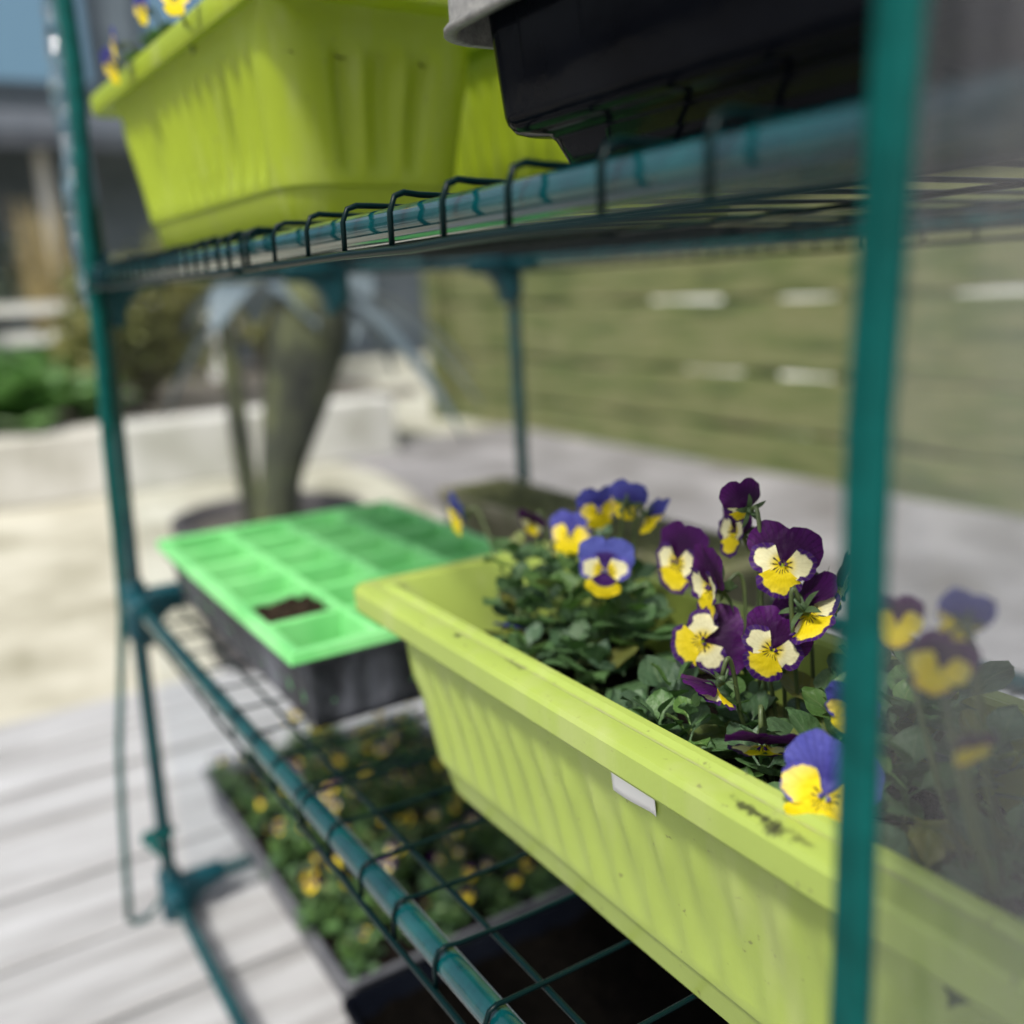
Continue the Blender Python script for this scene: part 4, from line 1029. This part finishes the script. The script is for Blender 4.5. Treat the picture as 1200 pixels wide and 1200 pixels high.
shA = [((.628, .105, SZ+.012), 9, .032), ((.640, .135, SZ+.030), 10, .032), ((.612, .14, SZ+.040), 9, .030), ((.66, .12, SZ+.026), 10, .03), ((.655, .092, SZ+.006), 8, .03), ((.68, .125, SZ+.018), 9, .034), ((.69, .145, SZ+.028), 9, .032), ((.665, .155, SZ+.042), 9, .03), ((.60, .12, SZ+.048), 7, .028), ((.70, .11, SZ+.008), 7, .032), ((.635, .16, SZ+.052), 8, .028), ((.645, .115, SZ+.036), 8, .028), ((.685, .105, SZ+.012), 8, .03), ((.615, .11, SZ+.03), 8, .028), ((.70, .14, SZ+.02), 7, .03), ((.675, .14, SZ+.04), 8, .028)]
plant('pansy plant with blue and yellow flowers at the far end of the box', (.65, .13, SZ), FLOWERS_A, shA, 6, G)
shC = [((.94, .10, SZ+.02), 9, .036), ((.925, .075, SZ+.012), 8, .032), ((.955, .13, SZ+.03), 9, .036), ((.975, .09, SZ+.03), 9, .036), ((.99, .12, SZ+.035), 9, .036), ((1.02, .10, SZ+.03), 9, .036), ((.915, .13, SZ+.035), 8, .034), ((1.0, .075, SZ+.016), 8, .034), ((.965, .07, SZ+.008), 8, .03), ((1.04, .13, SZ+.035), 8, .036), ((1.05, .08, SZ+.02), 8, .036)]
plant('pansy plant blurred behind the clear front flap', (.965, .11, SZ), FLOWERS_C, shC, 7, G)
UZ = .3625+.098
shU = [((.22, .03, UZ+.045), 10, .03), ((.26, .03, UZ+.04), 10, .03), ((.20, .05, UZ+.045), 9, .03), ((.32, .04, UZ+.03), 9, .03)]
plant('blue and yellow pansy plant in the lime box on the upper shelf', (.24, .05, UZ), FLOWERS_U, shU, 8, 'pansies on the upper shelf', (10, 5), 6, 4)

# small violas of the bottom tray: four kinds with all their parts, then copies
GV = 'small violas in the bottom tray'
KINDS = [('small viola with yellow and purple flowers', 3), ('small viola with pale yellow blooms', 2), ('small viola with drooping purple blooms', 3), ('small leafy viola with yellow blooms', 3), ('small leafy viola with a single bloom', 1), ('small viola with four mixed blooms', 4)]
protos = []
for i, (lb, kd) in enumerate(KINDS):
    rg = random.Random(300+i); fl = []
    for k in range(KINDS[i][1]):
        a = rg.uniform(0, 6.28); P = Vector((math.cos(a)*.02, math.sin(a)*.02, rg.uniform(.036, .058)))
        n = Vector((rg.uniform(-.1, 1), -rg.uniform(-.1, 1), rg.uniform(.1, .9) if i != 2 else -.4)).normalized(); U = (Vector((0, 0, 1))-n*n.z).normalized()
        fl.append((tuple(P), tuple(n), tuple(U), ('small', 'purple', 'purple', 'small', 'small', 'purple')[i], rg.uniform(.0048, .0078), rg.choice((0, .3, .6))))
    t = thing('small_viola', lb, 'viola', (0, 0, 0), GV)
    bm = bmesh.new(); bm.verts.layers.float_color.new('lf')
    for k in range(7):
        a = rg.uniform(0, 6.28); r_ = rg.uniform(.004, .018); shoot(bm, Vector((math.cos(a)*r_, math.sin(a)*r_, rg.uniform(.002, .014))), rg, 8, .018, nl=5, nw=2, mnew=.7)
    obj('foliage', bm, [M['leaf'], M['leafnew'], M['stem']], t, recalc=False)
    for k, f in enumerate(fl): flower(t, f, (0, 0, 0), 900+10*i+k, (7, 4))
    protos.append(t)
def copy_tree(o, parent=None):
    c = o.copy(); col.objects.link(c); c.parent = parent
    for ch in list(o.children): copy_tree(ch, c)
    return c
rng = random.Random(9); used = set(); NX, NY = 10, 6
for ix in range(NX):
    for iy in range(NY):
        k = rng.choices((0, 1, 2, 3, 4, 5), (4, 3, 4, 3, 3, 2))[0]
        o = protos[k] if k not in used else copy_tree(protos[k]); used.add(k)
        o.location = (BX0+.03+(BX1-BX0-.06)*ix/(NX-1)+rng.uniform(-.017, .017), BY0+.028+(BY1-BY0-.056)*iy/(NY-1)+rng.uniform(-.012, .012), BZT-.017)
        o.rotation_euler = (0, 0, rng.uniform(-1.6, 1.6)); s = rng.uniform(.75, 1.35); o.scale = (s, s, s)
        row = ('front', 'second', 'third', 'fourth', 'fifth', 'back')[iy]; num = ('first', 'second', 'third', 'fourth', 'fifth', 'sixth', 'seventh', 'eighth', 'ninth', 'tenth')[ix]
        o['label'] = f"{KINDS[k][0]}, {num} in the {row} row of the tray"
